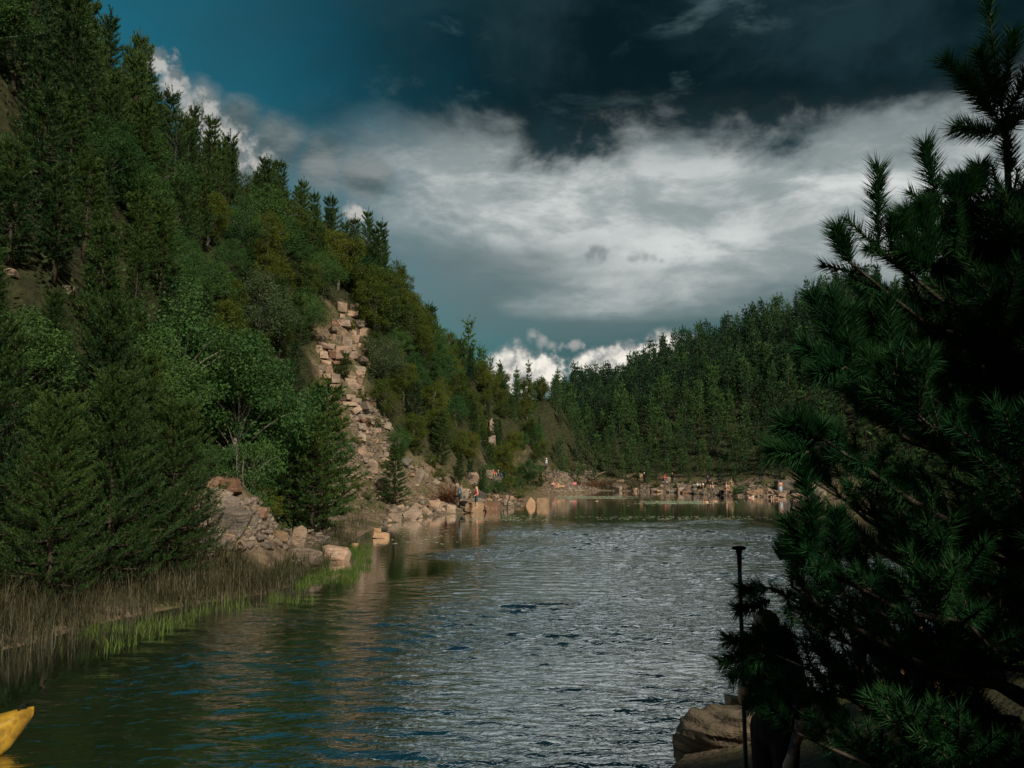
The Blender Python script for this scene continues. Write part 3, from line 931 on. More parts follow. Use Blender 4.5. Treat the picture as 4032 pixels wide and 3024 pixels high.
rock_at('boulder', (283, 505, 294, 513), 'rock_tan', 'pointed tan stone at the top of the near boulders')
rock_at('boulder', (300, 508, 308, 514), 'rock_tan', 'small orange-tan cube-like stone on the path')
rock_at('boulder', (291, 528, 306, 549), 'rock', 'tall pale slab standing in the rushes', rot=(0, 0.1, 0.2), deep=0.5)
rock_at('boulder', (270, 532, 286, 542), 'rock_tan', 'tan stone buried in the rushes')
rock_at('boulder', (288, 551, 318, 566), 'rock', 'crumbling pale rock with bare roots at the water edge', deep=0.7)
rock_at('boulder', (320, 549, 349, 563), 'rock', 'dark wedge-shaped rock pointing into the water', rot=(0.1, 0.22, 0.15), deep=0.6)
rock_at('boulder', (372, 533, 389, 539), 'rock_tan', 'flat orange rock lying in the shallow water', rot=(0, 0.08, 0.2), deep=0.6)
rock_at('boulder', (373, 529, 381, 533), 'rock_tan', 'small orange stone behind the flat rock in the water')
rock_at('boulder', (350, 544, 358, 548), 'rock_tan', 'small tan stone alone in the shallows')
rock_at('boulder', (405, 507, 420, 521), 'rock', 'long tan slab leaning down into the water', rot=(0.0, 0.75, 0.3), deep=0.35)
rock_at('boulder', (388, 514, 400, 523), 'rock', 'rough brown boulder left of the leaning slab')
rock_at('boulder', (374, 478, 388, 493), 'rock_grey', 'large dark brown boulder below the young scree pine', deep=0.9)
rock_at('boulder', (366, 463, 378, 474), 'rock', 'pale square boulder in the middle of the scree')
rock_at('boulder', (415, 470, 424, 485), 'rock_grey', 'dark upright stone right of the young scree pine')
rock_at('boulder', (419, 474, 429, 484), 'rock', 'bright pointed stone beside the dark upright stone')
rock_at('boulder', (428, 502, 442, 511), 'rock', 'tilted four-sided slab left of the man in shorts')
rock_at('boulder', (464, 503, 484, 514), 'rock_tan', 'broad smooth tan rock under the blonde bather', rot=(0.02, 0.03, 0.1), deep=0.9)
rock_at('boulder', (483, 503, 501, 513), 'rock_rust', 'striped overhanging rock right of the broad tan rock', rot=(0, -0.06, 0.1))
rock_at('boulder', (446, 506, 456, 514), 'rock', 'small rounded brown boulder at the water edge')
rock_at('boulder', (452, 489, 470, 499), 'rock_grey', 'long grey slab sloping behind the man in shorts', rot=(0, 0.5, 0.2), deep=0.4)
rock_at('boulder', (470, 492, 487, 502), 'rock_grey', 'long grey slab sloping behind the blonde bather', rot=(0, 0.45, 0.2), deep=0.4)
rock_at('boulder', (492, 477, 502, 487), 'rock_grey', 'grey ledge rock under the two seated people')
rock_at('boulder', (466, 474, 480, 488), 'rock', 'tan layered rock face left of the two seated people')
rock_at('boulder', (486, 471, 493, 480), 'rock_grey', 'pale grey boulder beside the mossy ledge')
rock_at('boulder', (813, 482, 828, 498), 'rock_grey', 'large grey boulder at the right end of the far shore')
rock_at('boulder', (777, 481, 795, 491), 'rock_grey', 'low grey boulder left of the man in blue shorts')

# the two tan blocks standing in the water
def water_block(box, pts, label):
    x0, y0, x1, y1 = box
    X_, Y_ = wat((x0 + x1) / 2, y1)
    k = Y_ / FPX
    P_ = np.array(pts, float) * np.array(((x1 - x0) * k, (x1 - x0) * k, (y1 - y0) * k))
    o = obj('stone_block', hull_mesh('stone_block', P_, M['rock_tan'], 0.012), None, (X_, Y_, 0))
    tag(o, label, 'rock', 'tan blocks standing in the water')


water_block((526, 497, 535.5, 506), [(-.5, -.3, .02), (.5, -.35, .04), (-.5, -.3, -.3), (.5, -.35, -.3), (.5, .4, -.3), (-.5, .4, -.3), (-.42, -.3, .35), (-.05, -.3, 1.0), (0.05, .2, .95), (.42, -.3, .55), (.5, -.35, 0.1), (.4, .35, .4), (-.4, .3, .3)],
            'pointed tan block standing in the water')
water_block((536.5, 497.5, 549, 506), [(-.5, -.4, -.3), (.5, -.4, -.3), (.5, .5, -.3), (-.5, .5, -.3), (-.44, -.36, .93), (.42, -.38, .97), (.5, -.4, .85), (.46, .4, .9), (-.4, .45, .95), (-.5, -.4, .6)],
            'squared tan block standing in the water')

# scattered stones one can pick apart
SPANS = [('scree', 92, 'rock', 'loose sandstone slab in the scree below the quarry face', 'stones of the scree', 'slope'),
         ('shore', 112, 'rock', 'angular slab in the jumble along the middle left shore', 'slabs of the middle left shore', 'shore'),
         ('near', 26, 'rock_grey', 'weathered stone among the boulders of the near left bank', 'stones of the near left bank', 'near'),
         ('far', 52, 'rock', 'pale stone along the far right shore', 'stones of the far shore', 'far'),
         ('mound', 14, 'rock_tan', 'tan stone on the sandy mound', 'stones of the sandy mound', 'mound')]


def spot(kind):
    if kind == 'slope':
        py = gr.uniform(405, 506)
        a_ = np.interp(py, [q[0] for q in OPEN], [q[1] for q in OPEN]); b_ = np.interp(py, [q[0] for q in OPEN], [q[2] for q in OPEN])
        return gr.uniform(a_, b_), py, gr.uniform(3.5, 10)
    if kind == 'shore':
        px = gr.uniform(385, 520)
        lo = np.interp(px, (385, 420, 450, 480, 520), (515, 500, 492, 492, 499)); hi_ = np.interp(px, (385, 417, 440, 470, 497, 520), (523, 518, 514, 512, 509, 506))
        return px, gr.uniform(lo, hi_), gr.uniform(4, 12)
    if kind == 'near':
        return gr.uniform(203, 345), gr.uniform(500, 548), gr.uniform(6, 14)
    if kind == 'far':
        px = gr.uniform(612, 822)
        hi_ = np.interp(px, (612, 655, 700, 740, 822), (490.5, 491.5, 494.5, 496.5, 497.5))
        return px, hi_ - abs(gr.normal()) * 5 + 0.6, gr.uniform(3, 12)
    return gr.uniform(546, 592), gr.uniform(472, 492), gr.uniform(3, 8)


for _, n_, mk, lab, grp, kind in SPANS:
    for i in range(n_):
        px, py, wpx = spot(kind)
        hpx = wpx * gr.uniform(0.2, 0.5)
        mk2 = mk if gr.random() < 0.62 else ('rock_rust', 'rock_grey', 'rock', 'rock_tan')[gr.integers(4)]
        steep = 0.3 if kind in ('slope', 'shore') else 0.12
        rock_at('rock', (px - wpx / 2, py - hpx, px + wpx / 2, py), mk2, lab, grp, rot=(gr.normal() * steep, gr.normal() * steep, gr.uniform(-1, 1)))

# rubble too small to count
A_ = Acc()
base_pts = []
for _ in range(6):
    bm = bmesh.new()
    for p in slab_pts(gr, 2): bm.verts.new(p)
    bmesh.ops.convex_hull(bm, input=bm.verts)
    bmesh.ops.triangulate(bm, faces=bm.faces)
    bm.verts.index_update()
    base_pts.append((np.array([v.co[:] for v in bm.verts]), np.array([[v.index for v in f.verts] for f in bm.faces])))
    bm.free()
for i in range(4200):
    kind = ('slope', 'slope', 'shore', 'near', 'far', 'mound')[gr.integers(6)]
    px, py, wpx = spot(kind)
    p = hit(px + gr.normal() * 3, py + gr.normal() * 1.0)
    if lake_sd(p[0], p[1])[0] < 0.05: continue
    s_ = gr.uniform(0.08, 0.34) * (1.6 if kind in ('far', 'mound') else 1.0)
    v, f = base_pts[gr.integers(6)]
    q = v * np.array((1, 0.8, 0.45)) * s_
    an = gr.uniform(0, 6.28, 3) * np.array((0.12, 0.12, 1))
    rm = np.array(Matrix.Rotation(an[2], 3, 'Z') @ Matrix.Rotation(an[0], 3, 'X') @ Matrix.Rotation(an[1], 3, 'Y'))
    A_.add(q @ rm.T + p + np.array((0, 0, 0.02)), f, 0.0)
tag(obj('rubble', A_.mesh('rubble', M['rock'])), 'small broken stone between the slabs of the scree and the shores', 'rubble', kind='stuff')

# quarry face: beds of squared stone
p0 = hit(350, 402)
face = empty('quarry_face', (p0[0], p0[1], p0[2]))
tag(face, 'bare layered sandstone quarry face on the left slope', 'rock face')
BLK = [hull_mesh('bed_stone', np.array([(sx_ * gr.uniform(.33, .5), sy_ * gr.uniform(.33, .5), sz_ * gr.uniform(.36, .5)) for sx_ in (-1, 1) for sy_ in (-1, 1) for sz_ in (-1, 1)]), M[mk], 0.02)
       for mk in ('rock', 'rock', 'rock', 'rock_grey', 'rock', 'rock', 'rock_rust') for _ in range(2)]
py = 309.0
while py < 466:
    a_ = np.interp(py, [q[0] for q in OPEN], [q[1] for q in OPEN]); b_ = np.interp(py, [q[0] for q in OPEN], [q[2] for q in OPEN])
    low = py > 404
    hp = gr.uniform(2.6, 6.5) if not low else gr.uniform(3, 6)
    px = a_ + gr.uniform(-6, 5)
    while px < b_ + gr.uniform(-6, 4):
        wp = gr.uniform(5, 15) if hp > 4.2 else gr.uniform(8, 22)
        p = hit(px + wp / 2, py + gr.normal() * 0.8)
        k = p[1] / FPX
        w_, h_ = wp * k, hp * k * gr.uniform(1.3, 2.0)
        if gr.random() > (0.08 if not low else 0.48):
            tl = 0.07 if not low else 0.28
            o = obj('stone_block', BLK[gr.integers(len(BLK))], face, None, (gr.normal() * tl, gr.normal() * tl, 0.45 + gr.normal() * 0.30), (w_ * gr.uniform(0.85, 1.15), gr.uniform(0.8, 2.4), h_))
            o.location = (p[0] - p0[0] - 0.1, p[1] - p0[1] + 0.35 + gr.uniform(-0.45, 0.45), p[2] - p0[2] + gr.normal() * 0.08)
        px += wp
    py += hp

# smaller patches of bare rock showing between the trees higher up
for bx in ((0, 268, 14, 276), (60, 285, 74, 296), (143, 230, 156, 240), (163, 264, 176, 271), (488, 420, 494, 440), (487, 438, 496, 462), (280, 366, 290, 373), (96, 322, 103, 342)):
    rock_at('rock_ledge', bx, 'rock', 'rock ledge showing between the trees of the left slope', 'rock ledges of the left slope', rot=(0, 0, 0.2), deep=0.9)

# ------------------------------------------------------------------ undergrowth, rushes, grass
def leaf_cloud(centers, per, rad, ls, g):
    n_ = len(centers)
    c0 = np.repeat(centers, per, axis=0) + g.normal(size=(n_ * per, 3)) * np.repeat(rad, per)[:, None] * np.array((0.6, 0.6, 0.4))
    nrm = unit(g.normal(size=c0.shape) + np.array((0.2, -0.2, 0.8)))
    u = unit(np.cross(nrm, g.normal(size=c0.shape))); w_ = np.cross(nrm, u)
    sz = ls * (0.6 + 0.8 * g.random((len(c0), 1)))
    v = np.stack((c0 - u * sz, c0 + w_ * sz * 0.5, c0 + u * sz, c0 - w_ * sz * 0.5), axis=1).reshape(-1, 3)
    return v, np.arange(len(v)).reshape(-1, 4), np.repeat(np.repeat(g.random(n_) * 0.7, per) + 0.2 * g.random(n_ * per), 4)


g = np.random.default_rng(15)
cand = np.c_[g.uniform(-50, 14, 15000), g.uniform(13, 170, 15000)]
s_ = lake_sd(cand[:, 0], cand[:, 1]); z = height(cand[:, 0], cand[:, 1])
px, py = proj(cand[:, 0], cand[:, 1], z)
op = np.zeros(len(cand), bool)
for i in range(len(OPEN) - 1):
    a_, b_ = OPEN[i], OPEN[i + 1]
    inb = (py >= a_[0]) & (py < b_[0]) & (px > a_[1]) & (px < a_[2])
    op |= inb
ok = (s_ > 2.2) & (s_ < 30) & (px > -60) & (px < 560) & (~op | (g.random(len(cand)) < 0.10)) & (cand[:, 0] < np.interp(cand[:, 1], (0, 90, 200), (2, 6, 10)))
cc = np.c_[cand[ok], z[ok]]
rad = g.uniform(0.35, 1.05, len(cc)); cc[:, 2] += rad * 0.4
v, f, a_ = leaf_cloud(cc, 20, rad, 0.095, g)
tag(obj('undergrowth', raw_mesh('undergrowth', v, f, M['under'], attr=a_)), 'low bushes and bracken between the trees of the left slope', 'undergrowth', kind='stuff')
cand = np.c_[g.uniform(6, 90, 9000), g.uniform(50, 150, 9000)]
s_ = lake_sd(cand[:, 0], cand[:, 1]); z = height(cand[:, 0], cand[:, 1])
ok = (s_ > 2.6) & (s_ < 26) & (cand[:, 0] > np.interp(cand[:, 1], (0, 90, 200), (2, 6, 10))) & ((s_ > 6) | (g.random(len(s_)) < 0.4))
cc = np.c_[cand[ok], z[ok]][:4200]
rad = g.uniform(0.3, 0.9, len(cc)); cc[:, 2] += rad * 0.4
v, f, a_ = leaf_cloud(cc, 14, rad, 0.13, g)
tag(obj('heather', raw_mesh('heather', v, f, M['under'], attr=a_)), 'low growth under the plantation of the far and right shore', 'undergrowth', kind='stuff')


def blades(P_, L_, lean, wd, g, seg=3):
    n_ = len(P_)
    an = g.random(n_) * 6.28
    dr = np.c_[np.cos(an), np.sin(an), np.zeros(n_)]
    sd_ = np.c_[-np.sin(an), np.cos(an), np.zeros(n_)] * wd
    rows = []
    for k in range(seg + 1):
        tt = k / seg
        c_ = P_ + dr * (lean * L_ * tt ** 1.8)[:, None] + np.c_[np.zeros(n_), np.zeros(n_), L_ * (tt - 0.30 * lean * tt ** 2.2)]
        ww = sd_ * (1 - 0.92 * tt)
        rows += [c_ - ww, c_ + ww]
    v = np.stack(rows, axis=1).reshape(-1, 3)
    b0 = np.arange(n_)[:, None] * (2 * (seg + 1))
    f = np.concatenate([b0 + np.array([[2 * k, 2 * k + 1, 2 * k + 3, 2 * k + 2]]) for k in range(seg)])
    a_ = np.repeat(g.random(n_) * 0.9, 2 * (seg + 1))
    return v, f, a_


def bank_spots(n_, s0, s1, y0, y1, x1=20, pxr=None, clump=0.0):
    out = []
    while sum(len(q) for q in out) < n_:
        c_ = np.c_[g.uniform(-22, x1, 20000), g.uniform(y0, y1, 20000)]
        if clump: c_ = c_[vnoise(c_[:, 0] * 1.4, c_[:, 1] * 1.4, 9) > clump]
        q_ = lake_sd(c_[:, 0], c_[:, 1])
        z_ = np.maximum(height(c_[:, 0], c_[:, 1]), -0.1)
        p_, yy_ = proj(c_[:, 0], c_[:, 1], z_)
        k_ = (q_ > s0) & (q_ < s1) & (p_ > -30)
        if pxr: k_ &= (p_ > pxr[0]) & (p_ < pxr[1]) & (yy_ > pxr[2]) & (yy_ < pxr[3])
        out.append(np.c_[c_[k_], z_[k_]])
    return np.vstack(out)[:n_]


Pn = np.vstack((bank_spots(9500, -0.25, 2.5, 13, 24, clump=0.22), bank_spots(2600, -0.1, 0.9, 22, 38, clump=0.40), bank_spots(500, 0.1, 1.5, 36, 60, clump=0.5)))
v, f, a_ = blades(Pn, g.uniform(0.35, 0.95, len(Pn)), g.uniform(0.1, 0.95, len(Pn)), 0.011, g)
tag(obj('rushes', raw_mesh('rushes', v, f, M['reed'], attr=a_)), 'brown and grey-green rushes along the near left waterline', 'rushes', kind='stuff')
Pn = np.vstack((bank_spots(4600, -1.6, 0.9, 19, 36, pxr=(262, 372, 528, 592), clump=0.48), bank_spots(900, -2.2, 0.2, 15, 22, pxr=(60, 340, 590, 660), clump=0.6)))
Pn[:, 2] = np.maximum(Pn[:, 2], -0.05)
v, f, a_ = blades(Pn, g.uniform(0.12, 0.34, len(Pn)), g.uniform(0.2, 0.9, len(Pn)), 0.010, g)
tag(obj('marsh_grass', raw_mesh('marsh_grass', v, f, M['grass'], attr=a_)), 'bright green marsh grass in the shallows of the left bank', 'grass', kind='stuff')
Pn = bank_spots(1500, 0.3, 3.0, 100, 125, x1=22, pxr=(600, 640, 474, 492))
v, f, a_ = blades(Pn, g.uniform(0.5, 1.3, len(Pn)), g.uniform(0.1, 0.7, len(Pn)), 0.03, g)
tag(obj('far_reeds', raw_mesh('far_reeds', v, f, M['reed'], attr=a_)), 'yellowish reeds at the back of the far beach', 'reeds', kind='stuff')

# lily pads and floating weed
M['pad'] = plain('floating_leaves', (0.34, 0.42, 0.28), 0.45, 0.5, 0.4, 3)
A_ = Acc()
hexa = np.array([(math.cos(k * 1.047), math.sin(k * 1.047), 0) for k in range(6)])
hf = np.array([(0, 1, 2), (0, 2, 3), (0, 3, 4), (0, 4, 5)])
for x0, x1, y0, y1, n_ in ((540, 650, 496.2, 499.0, 750), (625, 730, 501.0, 504.2, 650), (600, 800, 499.5, 506, 60), (430, 560, 515.5, 521.0, 260), (360, 470, 520, 545, 110), (560, 800, 516, 520, 240)):
    for _ in range(n_):
        u = g.normal() * 0.22 + 0.5
        px, py = x0 + (x1 - x0) * np.clip(g.random() * 0.6 + u * 0.4, 0, 1), y0 + (y1 - y0) * g.random()
        X_, Y_ = wat(px, py)
        if lake_sd(X_, Y_)[0] > -0.3: continue
        r_ = g.uniform(0.07, 0.2) if py < 512 else g.uniform(0.05, 0.12)
        A_.add(hexa * np.array((r_, r_ * 0.9, 1)) @ np.array(Matrix.Rotation(g.random() * 6, 3, 'Z')).T + np.array((X_, Y_, 0.012 + g.random() * 0.006)), hf)
tag(obj('lily_pads', A_.mesh('lily_pads', M['pad'])), 'pale lily pads and weed floating in bands on the far water', 'lily pads', kind='stuff')


def sticks(name, lines, mat, label, cat, group=None):
    A2 = Acc()
    o0 = np.array(lines[0][0][0], float)
    for pts, r0, r1 in lines:
        pts = np.array(pts, float) - o0
        A2.add(*tube(pts, np.linspace(r0, r1, len(pts)), 5))
    return tag(obj(name, A2.mesh(name, M[mat]), None, o0), label, cat, group)


def limb(p, q, r0, r1, sag=0.1, n=5):
    p, q = np.array(p, float), np.array(q, float)
    ks = np.linspace(0, 1, n)[:, None]
    w_ = g.normal(size=(n, 3)) * 0.03 * np.linalg.norm(q - p)
    w_[0] = w_[-1] = 0
    return p * (1 - ks) + q * ks + np.c_[0 * ks, 0 * ks, np.sin(ks * math.pi) * sag] + w_, r0, r1


X_, Y_ = wat(584, 501.3)
sticks('floating_log', [limb((X_ - 1.5, Y_, 0.03), (X_ + 1.5, Y_ + 0.3, 0.04), 0.07, 0.05, 0)], 'twig', 'pale log floating near the lily pads', 'log')
c_ = hit(574, 474)
sticks('driftwood', [limb(c_, c_ + (1.2, 0, 1.6), 0.08, 0.03), limb(c_ + (0.5, 0, 0.7), c_ + (0.3, 0, 1.8), 0.05, 0.02), limb(c_ + (0.8, 0, 1.1), c_ + (1.9, .2, 1.5), 0.04, 0.015), limb(c_, c_ + (-1.2, 0.2, 0.7), 0.06, 0.02)], 'twig', 'bare forked branch sticking up from the sandy mound', 'driftwood')
c_ = hit(590, 480)
sticks('driftwood', [limb(c_, c_ + (2.6, 0.5, 1.3), 0.09, 0.03), limb(c_ + (1.2, .2, .6), c_ + (1.5, 0, 1.3), 0.04, 0.01)], 'twig', 'long bare branch slanting right of the sandy mound', 'driftwood')
c_ = hit(514, 492)
sticks('driftwood', [limb(c_, c_ + (3.4, -0.6, -1.9), 0.08, 0.05, 0)], 'twig', 'straight bleached trunk sloping down to the tan blocks', 'driftwood')
X_, Y_ = wat(507, 508)
sticks('dead_tree', [limb((X_, Y_, -0.1), (X_ + 0.35, Y_, 2.2), 0.07, 0.03, 0), limb((X_ - 0.25, Y_, -0.1), (X_ - 0.4, Y_, 1.0), 0.05, 0.02, 0),
                     limb((X_ + .1, Y_, 0.4), (X_ + 0.9, Y_ + .1, 1.0), 0.03, 0.01, -0.2), limb((X_, Y_, 0.2), (X_ - 0.9, Y_ - .1, 0.7), 0.03, 0.01, -0.2), limb((X_ + .2, Y_, 0.2), (X_ + 1.3, Y_, 0.8), 0.03, 0.01, -0.2)], 'bark', 'dark dead sapling rising from the water by the striped rock', 'dead tree')
c_ = hit(300, 567)
sticks('roots', [limb(c_ + (g.normal() * .1, 0, 0.1), c_ + (g.uniform(-.7, .5), g.uniform(-.3, .1), g.uniform(-0.1, 0.25)), 0.025, 0.008, 0.1) for _ in range(12)], 'twig', 'tangle of bare roots below the crumbling pale rock', 'roots')
c_ = hit(326, 560)
sticks('roots', [limb(c_ + (0, 0, 0.05), c_ + (0.75, -0.1, 0.22), 0.02, 0.008), limb(c_ + (0.1, 0, 0.0), c_ + (-0.5, -0.1, 0.02), 0.02, 0.008)], 'twig', 'thin bare branch lying on the wedge-shaped rock', 'roots')


def brush(name, c_, w_, h_, n_, label, mat='dead'):
    A2 = Acc()
    for _ in range(n_):
        p = np.array((g.normal() * w_ * 0.3, g.normal() * w_ * 0.15, abs(g.normal()) * h_ * 0.2))
        d_ = unit(np.array((g.normal(), g.normal() * 0.6, abs(g.normal()) * 0.8))) * g.uniform(0.3, 0.8) * h_
        A2.add(*tube(np.array((p, p + d_ * 0.5 + g.normal(size=3) * 0.05, p + d_)), (0.02, 0.014, 0.005), 3, False), g.random())
    return tag(obj(name, A2.mesh(name, M[mat]), None, c_), label, 'brush')


brush('brush_heap', hit(600, 487), 5.0, 1.6, 420, 'red-brown heap of dead brushwood right of the sandy mound')
brush('brush_heap', hit(560, 470), 4.0, 1.6, 220, 'tangle of dead brown twigs on top of the sandy mound')
brush('dead_bush', hit(447, 503), 1.6, 2.0, 260, 'small red-brown dead bush behind the man in shorts')
brush('brush_heap', hit(282, 480), 2.2, 1.6, 200, 'grey dead twigs under the pine beside the sapling', 'reed')
hero(BB[0], 'bush', (737, 483), (738, 495), 'round dark green bush at the water edge on the far shore', 'bush', 1.5)
hero(BB[1], 'bush', (655, 478), (655, 488), 'small bush among the stones left of the far bathers', 'bush', 1.2)
for i, (bx, by, hh, lab) in enumerate(((440, 480, 1.3, 'olive bush on the scree above the man in shorts'), (415, 455, 1.5, 'olive bush at the top of the lower scree'), (432, 466, 1.2, 'brownish bush below the broadleaf trees on the scree'),
                                       (356, 490, 1.0, 'mossy bush at the left foot of the scree'), (368, 500, 0.8, 'low green bush near the waterline below the scree'), (505, 492, 1.5, 'olive bush right of the small dark pine'), (520, 500, 1.2, 'low bush left of the tan blocks'),
                                       (325, 348, 1.1, 'green bush on the left ledge of the quarry face'), (352, 330, 1.2, 'bush near the top of the quarry face'), (338, 374, 1.1, 'bush on the middle ledge of the quarry face'), (318, 392, 1.4, 'bush at the lower left corner of the quarry face'),
                                       (362, 402, 1.2, 'bush at the lower right corner of the quarry face'), (378, 428, 1.0, 'low bush in the narrow part of the scree'), (356, 446, 1.0, 'bush on the left rim of the scree'), (385, 470, 1.0, 'yellowish bush beside the lone scree pine'))):
    p = hit(bx, by)
    plant(BB[1], 'bush', p, hh, lab, 'bush', wide=1.3)
#PART4END

# ------------------------------------------------------------------ the pine beside the camera
PT = np.array([(2.62, 3.95), (2.46, 3.85)])            # foot and tip of its trunk


def near_pine():
    g = np.random.default_rng(2)
    x0, y0 = PT[0]; z0 = H1(x0, y0) - 0.1; tip_ = at(1005, 128, 3.86); z1 = float(tip_[2])
    wood = Acc()
    tz = np.linspace(0, 1, 8)
    tr = np.c_[np.interp(tz, (0, 1), (x0, tip_[0])), np.interp(tz, (0, 1), (y0, tip_[1])), z0 + tz * (z1 - z0)]
    wood.add(*tube(tr, np.interp(tz, (0, 1), (0.065, 0.012)), 8))
    P_, D_, L_, big = [], [], [], []

    def shoot(p, q, hero_=False):
        if not hero_:
            for w_ in (p, (np.array(p) + q) / 2, q):
                u_, y_ = proj(*w_)
                if (u_ < 800 and y_ > 656) or (u_ < 746 and y_ > 560) or (740 < u_ < 776 and 592 < y_ < 632) or (u_ < 806 and 460 < y_ < 514) or (u_ < 772 and y_ < 461) or (u_ < 786 and 513 < y_ < 562): return
        big.append(hero_)
        p, q = np.array(p, float), np.array(q, float)
        l_ = np.linalg.norm(q - p)
        P_.append(p); D_.append((q - p) / l_); L_.append(l_)
        wood.add(*tube(np.array((p, (p + q) / 2, q)), (0.0075, 0.006, 0.004), 4, False))

    def branch(zs, az_, ln, rise, nsh):
        base = np.array([np.interp(zs, tr[:, 2], tr[:, k]) for k in range(3)])
        ks = np.linspace(0, 1, 5)
        dr = np.array((math.cos(az_), math.sin(az_), 0))
        br = base + np.outer(ks * ln, dr) + np.outer(ks * ln * rise + 0.16 * ln * ks ** 2.5, (0, 0, 1))
        br[1:-1] += g.normal(size=(3, 3)) * 0.02
        wood.add(*tube(br, np.linspace(0.020, 0.007, 5), 5, False))
        for i in range(nsh):
            f0 = 0.16 + 0.84 * (i + g.random()) / nsh
            p = np.array([np.interp(f0, ks, br[:, k]) for k in range(3)])
            side = np.array((-dr[1], dr[0], 0)) * g.normal() * 0.8
            d_ = unit(dr * (0.35 + 0.7 * f0) + side + np.array((0, 0, 0.7 + 0.7 * g.random())))
            shoot(p, p + d_ * g.uniform(0.16, 0.36))
        e_ = br[-1]
        for i in range(5):
            a2 = az_ + (i - 2) * 0.5 + g.normal() * 0.1
            d_ = unit(np.array((math.cos(a2), math.sin(a2), 0)) * g.uniform(0.35, 0.9) + np.array((0, 0, g.uniform(0.8, 1.5))))
            shoot(e_, e_ + d_ * g.uniform(0.18, 0.34))

    for zs in np.arange(z0 + 0.25, 4.9, 0.26):
        rr = np.interp(zs, (1.2, 2.0, 2.6, 3.2, 3.6, 3.9, 4.15, 4.35, 4.6, 5.0), (1.35, 1.50, 1.42, 1.28, 1.10, 0.95, 0.72, 0.48, 0.24, 0.10))
        for k in range(7):
            ba = k / 7 * 6.28 + zs * 2.1 + g.normal() * 0.2
            if zs < 2.3 and math.cos(ba) < -0.2: rr_ = rr * 0.72
            else: rr_ = rr
            branch(zs + g.normal() * 0.05, ba, rr_ * g.uniform(0.66, 0.98), g.uniform(0.05, 0.32), int(9 + 6 * rr))
    # shoots that stand out in the photograph: root pixel, tip pixel, distance
    for a_, b_, yy in (((998, 118), (944, 60), 3.8), ((997, 116), (964, 72), 3.75), ((996, 100), (980, 52), 3.8), ((1001, 108), (1013, 34), 3.85), ((999, 133), (957, 128), 3.7),
                       ((1003, 125), (987, -6), 3.85), ((1012, 172), (1002, 122), 3.85), ((1004, 120), (1035, 60), 3.8), ((1006, 130), (1045, 95), 3.75),
                       ((878, 246), (878, 168), 3.55), ((938, 206), (925, 144), 3.6), ((849, 262), (838, 228), 3.5), ((892, 240), (896, 220), 3.55), ((980, 196), (979, 167), 3.7), ((955, 202), (956, 181), 3.65),
                       ((922, 226), (922, 206), 3.6), ((965, 200), (968, 178), 3.65), ((912, 232), (908, 212), 3.6),
                       ((845, 368), (812, 294), 3.4), ((848, 366), (832, 294), 3.4), ((843, 370), (803, 346), 3.35), ((846, 368), (818, 372), 3.3), ((852, 362), (852, 308), 3.45), ((896, 376), (886, 298), 3.5), ((898, 376), (928, 360), 3.45), ((894, 374), (870, 360), 3.4),
                       ((812, 440), (784, 424), 3.35), ((812, 438), (800, 420), 3.35), ((815, 442), (822, 428), 3.4), ((808, 452), (775, 452), 3.3), ((814, 520), (800, 462), 3.4), ((812, 546), (812, 510), 3.4), ((806, 560), (788, 520), 3.45), ((838, 560), (836, 512), 3.5),
                       ((768, 588), (742, 590), 4.6), ((770, 600), (738, 610), 4.6), ((766, 640), (728, 640), 4.5), ((764, 650), (722, 662), 4.5), ((766, 655), (732, 676), 4.45), ((780, 560), (786, 545), 4.3), ((796, 568), (790, 548), 4.2),
                       ((935, 262), (906, 232), 3.6), ((940, 256), (922, 224), 3.62), ((930, 270), (900, 250), 3.58), ((920, 275), (912, 242), 3.6), ((775, 700), (752, 705), 4.2), ((790, 730), (770, 706), 4.0),
                       ((778, 668), (748, 640), 4.7), ((785, 664), (758, 630), 4.7), ((792, 660), (772, 622), 4.7), ((775, 672), (742, 652), 4.6), ((800, 668), (784, 630), 4.6), ((780, 690), (750, 672), 4.6), ((795, 690), (768, 660), 4.5), ((800, 720), (775, 684), 4.4)):
        shoot(at(*a_, yy), at(*b_, yy - 0.03), True)
    # carrying boughs of those shoots
    def bough(pts, r0, r1):
        q = np.array([at(*p[:2], p[2]) for p in pts])
        wood.add(*tube(q, np.linspace(r0, r1, len(q)), 5, False))
        for i in range(len(q) - 1):
            for _ in range(7):
                f0 = g.random(); p = q[i] * (1 - f0) + q[i + 1] * f0
                shoot(p, p + unit(unit(q[i + 1] - q[i]) * 0.9 + g.normal(size=3) * 0.6 + np.array((0, 0, 0.4))) * g.uniform(0.12, 0.22))
    bough([(1020, 720, 3.95), (900, 705, 4.3), (800, 690, 4.55)], 0.02, 0.006)
    bough([(1015, 330, 3.95), (940, 300, 3.75), (880, 250, 3.55)], 0.02, 0.007)
    bough([(1014, 290, 3.95), (965, 245, 3.75), (938, 206, 3.6)], 0.018, 0.007)
    bough([(1016, 360, 3.95), (920, 320, 3.7), (849, 262, 3.5)], 0.018, 0.006)
    bough([(1018, 470, 3.95), (930, 430, 3.6), (845, 368, 3.4)], 0.022, 0.007)
    bough([(1018, 450, 3.95), (950, 410, 3.7), (896, 376, 3.5)], 0.018, 0.006)
    bough([(1020, 560, 3.95), (910, 500, 3.6), (822, 438, 3.35)], 0.022, 0.007)
    bough([(1020, 640, 3.95), (900, 610, 3.7), (806, 560, 3.45)], 0.02, 0.007)
    bough([(1020, 690, 3.95), (880, 640, 4.3), (768, 588, 4.6)], 0.02, 0.006)
    bough([(1020, 730, 3.95), (880, 700, 4.2), (764, 650, 4.5)], 0.02, 0.006)
